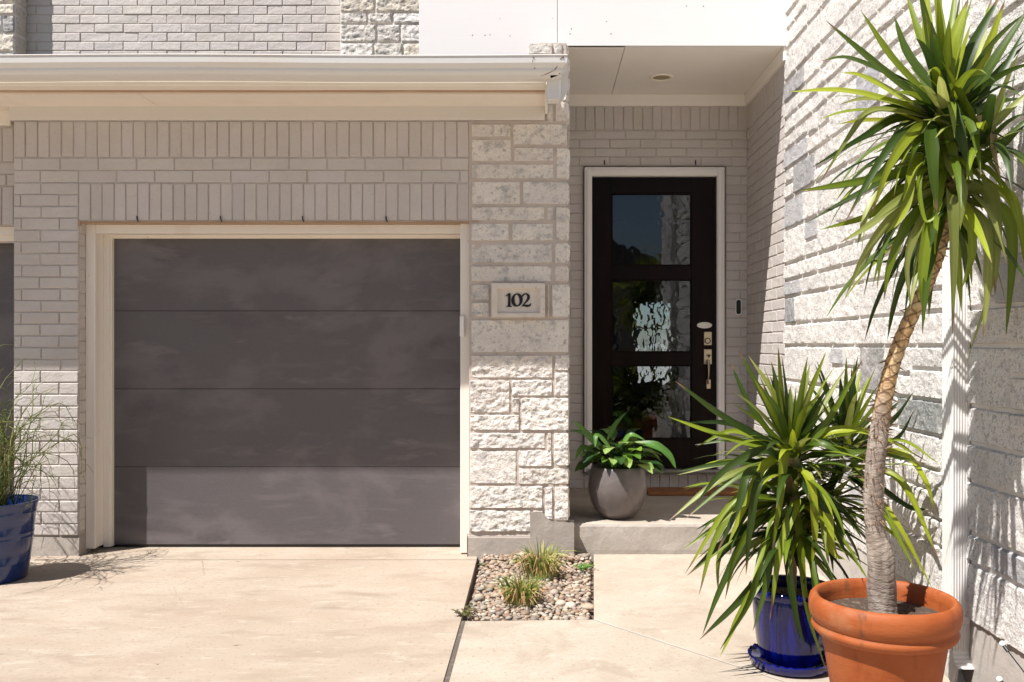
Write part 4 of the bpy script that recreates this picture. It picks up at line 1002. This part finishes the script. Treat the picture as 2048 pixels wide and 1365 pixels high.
BUSH2 = [([(1690,890,0),(1700,800,.04),(1716,712,.08)],.032), ([(1695,885,0),(1708,800,0),(1702,735,.02)],.030), ([(1700,890,.05),(1780,845,.1),(1885,782,.0)],.030), ([(1710,900,0),(1800,880,-.15),(1888,928,-.25)],.034),
 ([(1700,920,0),(1800,905,-.1),(1850,960,-.2),(1870,1030,-.22)],.040), ([(1700,930,0),(1800,960,-.15),(1880,1120,-.25)],.036), ([(1705,940,0),(1790,1040,-.2),(1866,1180,-.28)],.040), ([(1700,950,0),(1760,1010,-.25),(1830,1140,-.35)],.036),
 ([(1695,900,0),(1760,840,.1),(1820,800,.15)],.03), ([(1705,930,0),(1810,1010,-.1),(1875,1020,-.15)],.03), ([(1700,910,.05),(1790,880,.05),(1860,820,0)],.026), ([(1690,930,-.03),(1640,960,-.15),(1610,900,-.2)],.0)]
random.seed(12)
for lst, HH in ((BUSH, HB), (BUSH2, 4.05)):
    for pts, w in lst:
        if w == 0: continue
        g = random.choice(GREENS); w *= 1.06; P_ = [PX(a, b_, HH + o) for a, b_, o in pts]; P_ = [Vector((min(v_.x, XR - .045), v_.y, max(.02, v_.z))) for v_ in P_]
        strap(fo, P_, w, N0=(random.uniform(-.6, .5), -1, random.uniform(.2, 1.1)), c0=g[0], c1=g[1], seg=16, fold=.3)
low = lambda q: q.x > XR - .06 or q.z < .05
rosette(fo, PX(1585, 905, 3.92), (0, 0, .4), 46, .26, .50, .036, (0, 85), 71, low, hang=.5)
rosette(fo, PX(1583, 950, 3.93), None, 30, .24, .54, .036, (-35, 40), 72, low, hang=.55)
rosette(fo, PX(1582, 1010, 3.94), None, 34, .24, .52, .036, (-40, 30), 73, low, hang=.6)
rosette(fo, PX(1582, 1070, 3.94), None, 30, .22, .48, .036, (-40, 20), 77, low, hang=.65)
rosette(fo, PX(1586, 930, 3.95), None, 46, .12, .28, .040, (-30, 70), 81, low, hang=.6)
rosette(fo, PX(1584, 1000, 3.95), None, 46, .12, .30, .040, (-40, 40), 82, low, hang=.6)
rosette(fo, PX(1583, 1070, 3.95), None, 30, .12, .26, .038, (-40, 30), 83, low, hang=.6)
fo.build('leaf_head', M['leaf'], yb_, smooth=True)
fo = MB()
rosette(fo, PX(1690, 920, 4.07), None, 40, .12, .28, .040, (-40, 60), 84, low, hang=.6)
rosette(fo, PX(1660, 1000, 4.04), None, 36, .12, .28, .040, (-40, 40), 85, low, hang=.6)
rosette(fo, PX(1690, 890, 4.07), (-.1, 0, .4), 34, .30, .46, .036, (0, 80), 74, low, hang=.5)
rosette(fo, PX(1688, 950, 4.06), None, 28, .22, .46, .036, (-35, 35), 75, low, hang=.55)
rosette(fo, PX(1640, 1020, 4.02), None, 28, .22, .44, .036, (-40, 25), 76, low, hang=.6)
fo.build('leaf_head', M['leaf'], yb_, smooth=True)

# ------------------------------------------------------------------ broad-leaved plant in round grey pot on the porch
GX, GY = .54, 6.27
gp = thing('potted_plant', (GX, GY, zS), 'broad-leaved green plant in a rounded dark grey pot on the porch beside the front door', 'potted plant')
q = MB(); q.lathe([(0, 0), (.095, 0), (.11, .006), (.150, .045), (.182, .10), (.203, .17), (.2055, .22), (.2, .28), (.188, .335), (.182, .352), (.176, .356), (.170, .350), (.172, .32), (0, .30)], GX, GY, zS + .004, 72)
q.build('pot', M['greypot'], gp, smooth=True, angle=60)
q = MB(); q.lathe([(0, .325), (.174, .32)], GX, GY, zS, 24); q.build('soil', M['soil'], gp)
q = MB(); r = random.Random(8); q2 = MB()
for i in range(64):
    az = r.uniform(0, 6.283); lean = r.random() ** .7; rad0 = r.uniform(0, .13)
    b0 = Vector((GX + rad0 * math.cos(az), GY + rad0 * math.sin(az), zS + .33)); hgt = r.uniform(.06, .24) * (1.1 - .55 * lean)
    out = Vector((math.cos(az), math.sin(az), 0)); p1 = b0 + out * lean * .10 + Vector((0, 0, hgt))
    L = r.uniform(.12, .19); d = (out * (.5 + lean) + Vector((0, 0, .9 - 1.2 * lean))).normalized()
    p2 = p1 + d * L * .5; p3 = p2 + (d + Vector((0, 0, -.7))).normalized() * L * .5
    g = r.choice([((.035, .095, .012), (.08, .17, .02)), ((.05, .13, .015), (.14, .25, .03)), ((.015, .045, .01), (.035, .085, .014)), ((.14, .24, .06), (.26, .36, .10))])
    up_ = Vector((-out.x * .4, -out.y * .4 - .15, 1.0))
    strap(q, [p1, p2, p3], r.uniform(.070, .105), N0=up_, base=.12, c0=g[0], c1=g[1], fold=.35, seg=10, tip=False)
    q2.tube([b0, b0.lerp(p1, .5) + Vector((0, 0, .02)), p1], .003, 5, col=(.08, .15, .03))
for pts, w in (([(1270,885,-.1),(1310,890,-.15),(1338,910,-.16),(1352,938,-.16)], .075), ([(1215,905,0),(1175,868,-.05),(1146,840,-.04)], .060), ([(1200,900,-.05),(1170,868,-.1),(1140,860,-.1)], .05), ([(1215,880,0),(1230,850,0),(1252,825,.02)], .05),
               ([(1225,900,-.1),(1195,870,-.16),(1190,895,-.2)],.05), ([(1190,905,-.05),(1165,895,-.08),(1150,920,-.1)],.06), ([(1240,900,-.1),(1260,870,-.14),(1290,880,-.15)],.05)):
    g = ((.06, .15, .025), (.14, .28, .05)); strap(q, [PX(a, b_, 6.24 + o) for a, b_, o in pts], w, N0=(-.2, -.6, .8), base=.15, c0=g[0], c1=g[1], fold=.3, tip=False)
q.build('foliage', M['leaf'], gp, smooth=True); q2.build('stems', M['leaf'], gp)

# ------------------------------------------------------------------ navy pot with wispy plant at the left edge
NX_, NY = -3.275, 5.40
npn = thing('potted_plant', (NX_, NY, 0), 'wispy thin-stemmed plant in a navy blue ribbed pot cut off by the left edge', 'potted plant')
q = MB(); q.lathe([(0, .002), (.170, .002), (.176, .01), (.190, .10), (.192, .103), (.193, .107), (.1905, .110), (.208, .245), (.2105, .25), (.2115, .256), (.2085, .26), (.2112, .275), (.2135, .28), (.2135, .286), (.2105, .29), (.222, .395), (.2255, .40), (.2258, .406), (.2235, .41), (.236, .455), (.241, .463), (.240, .470), (.233, .471), (.228, .46), (.214, .37), (0, .36)], NX_, NY, 0, 72)
q.build('pot', M['navy'], npn, smooth=True, angle=50)
q = MB(); q.lathe([(0, .385), (.214, .38)], NX_, NY, 0, 24); q.build('soil', M['soil'], npn)
q = MB(); r = random.Random(31)
for i in range(130):
    az = r.uniform(0, 6.283); L = r.uniform(.55, 1.15); el = R(r.uniform(66, 88)); d = Vector((math.cos(az) * math.cos(el), math.sin(az) * math.cos(el) * .7, math.sin(el)))
    p = Vector((NX_ - .03 + r.uniform(-.12, .10), NY + r.uniform(-.1, .1), .38)); pts = [p.copy()]; dr_ = r.uniform(.02, .16)
    for s_ in range(11):
        d = (d + Vector((r.uniform(-.24, .22), r.uniform(-.2, .2), -dr_ * (.0 + max(0, s_ - 2) * .85)))).normalized(); p = p + d * L / 11
        p.y = min(p.y, 5.93); p.x = min(p.x, -3.02)
        pts.append(p.copy())
        if s_ > 2:
            for _ in range(2 if s_ < 9 else 1):
                if r.random() < .6:
                    e = p + (d * .7 + Vector((r.uniform(-.8, .8), r.uniform(-.6, .6), r.uniform(-.7, .5)))).normalized() * r.uniform(.04, .12)
                    e.y = min(e.y, 5.95); q.tube([p, p.lerp(e, .5) + Vector((0, 0, .012)), e], [.0017, .0015, .0008], 4, col=r.choice([(.10, .14, .025), (.17, .20, .05), (.24, .25, .09)]))
    q.tube(pts, [.0028] * 8 + [.0022, .0018, .0014, .0008], 5, col=r.choice([(.10, .14, .025), (.15, .18, .045), (.22, .22, .08)]))
q.build('foliage', M['leaf'], npn, smooth=True)

# ------------------------------------------------------------------ grass tufts and weeds in the bed
def tuft(c, n, h, sp, seed, label):
    t = thing('grass_tuft', c, label, 'grass tuft')
    q = MB(); r = random.Random(seed)
    for i in range(n):
        az = r.uniform(0, 6.283); rd = r.uniform(0, sp * .35); L = h * r.uniform(.5, 1.15); ln_ = r.uniform(.1, 1.0)
        p0 = Vector(c) + Vector((math.cos(az) * rd, math.sin(az) * rd, 0)); o = Vector((math.cos(az), math.sin(az), 0))
        p1 = p0 + o * L * .25 * ln_ + Vector((0, 0, L * .55)); p2 = p1 + o * L * .5 * ln_ + Vector((0, 0, L * .4 * (1 - ln_ * 1.1)))
        g = r.choice([((.16, .20, .03), (.34, .36, .09)), ((.08, .12, .015), (.18, .22, .04)), ((.36, .33, .13), (.52, .47, .22)), ((.05, .09, .015), (.12, .16, .03))])
        if r.random() < .24: g = ((.34, .20, .09), (.46, .31, .16)); p2 = p1 + o * L * .5 - Vector((0, 0, L * .25))
        strap(q, [p0, p1, p2], r.uniform(.005, .011), N0=(o.x * -.3, -.6, .9), c0=g[0], c1=g[1], seg=5, fold=.3, tip=False)
    q.build('blades', M['leaf'], t)
tuft((xx(1082, 5.5), 5.5, -.01), 230, .235, .30, 1, 'larger pale green grass tuft in the pebbles beside the stone pier')
tuft((xx(1043, 4.92), 4.92, -.01), 220, .185, .26, 2, 'smaller grass tuft with dry straw base in the middle of the pebble bed')
def weed(c, n, sc, seed, label, cols_):
    q = MB(); r = random.Random(seed)
    for i in range(n):
        az = r.uniform(0, 6.283); L = sc * r.uniform(.4, 1); e = Vector(c) + Vector((math.cos(az) * L, math.sin(az) * L, r.uniform(.2, .8) * L))
        q.tube([c, e], .0012, 4, col=cols_[0])
        for k_ in range(4):
            p = Vector(c).lerp(e, r.uniform(.3, 1)); a2 = r.uniform(0, 6.28)
            strap(q, [p, p + Vector((math.cos(a2), math.sin(a2), .4)) * sc * .12, p + Vector((math.cos(a2), math.sin(a2), .2)) * sc * .26], sc * .14, N0=(0, -.4, 1), c0=cols_[0], c1=cols_[1], seg=4, tip=False)
    tag(q.build('weed', M['leaf'], org=c), label, 'weed')
weed((xx(931, 4.66), 4.66, 0), 26, .075, 3, 'brownish creeping weed at the corner of driveway joint and pebble bed', ((.09, .08, .03), (.16, .16, .06)))
weed((xx(1163, 5.62), 5.62, .0), 16, .09, 4, 'small bright green clover-like weed at the right edge of the pebble bed', ((.08, .20, .03), (.14, .32, .06)))
weed((xx(966, 5.72), 5.72, .0), 10, .04, 5, 'tiny dark weed in the left rear corner of the pebble bed', ((.06, .09, .02), (.10, .15, .04)))

# ------------------------------------------------------------------ door mat, globe lights
q = MB(); q.box(.86, 1.62, 7.14, 7.42, zS + .004, zS + .03, .005); tag(q.build('doormat', M['mat'], org=(1.25, 7.28, zS)), 'rust brown coir doormat in front of the front door', 'doormat')
def globe(px, py, d, ex, label):
    c = PX(px, py, d); t = thing('globe_light', (c.x, c.y, c.z), label, 'garden light', 'small globe lights on dark wires by the stone wall foundation')
    q = MB(); q.lathe([(.0001, -.0105), (.006, -.0085), (.0095, -.004), (.0105, 0), (.0095, .004), (.006, .0085), (.0001, .0105)], c.x, c.y, c.z, 20); q.build('globe', M['bulb'], t, smooth=True)
    dv = (Vector(ex) - c).normalized()
    q = MB(); q.tube([c + dv * .008, c + dv * .03], .0065, 12); q.build('socket', M['black'], t)
    q = MB(); q.tube([c + dv * .028, c.lerp(Vector(ex), .5) + Vector((0, 0, .004)), ex], .0022, 6); q.build('stake_wire', M['black'], t)
globe(2005, 1288, 3.10, (1.70, 2.85, .14), 'white globe light on dark wire in front of foundation, the higher of two')
globe(1999, 1359, 3.08, (1.70, 2.82, .01), 'white globe light at the very bottom right, the lower of two')

for o in list(bpy.data.objects):
    if 'org' in o: del o['org']
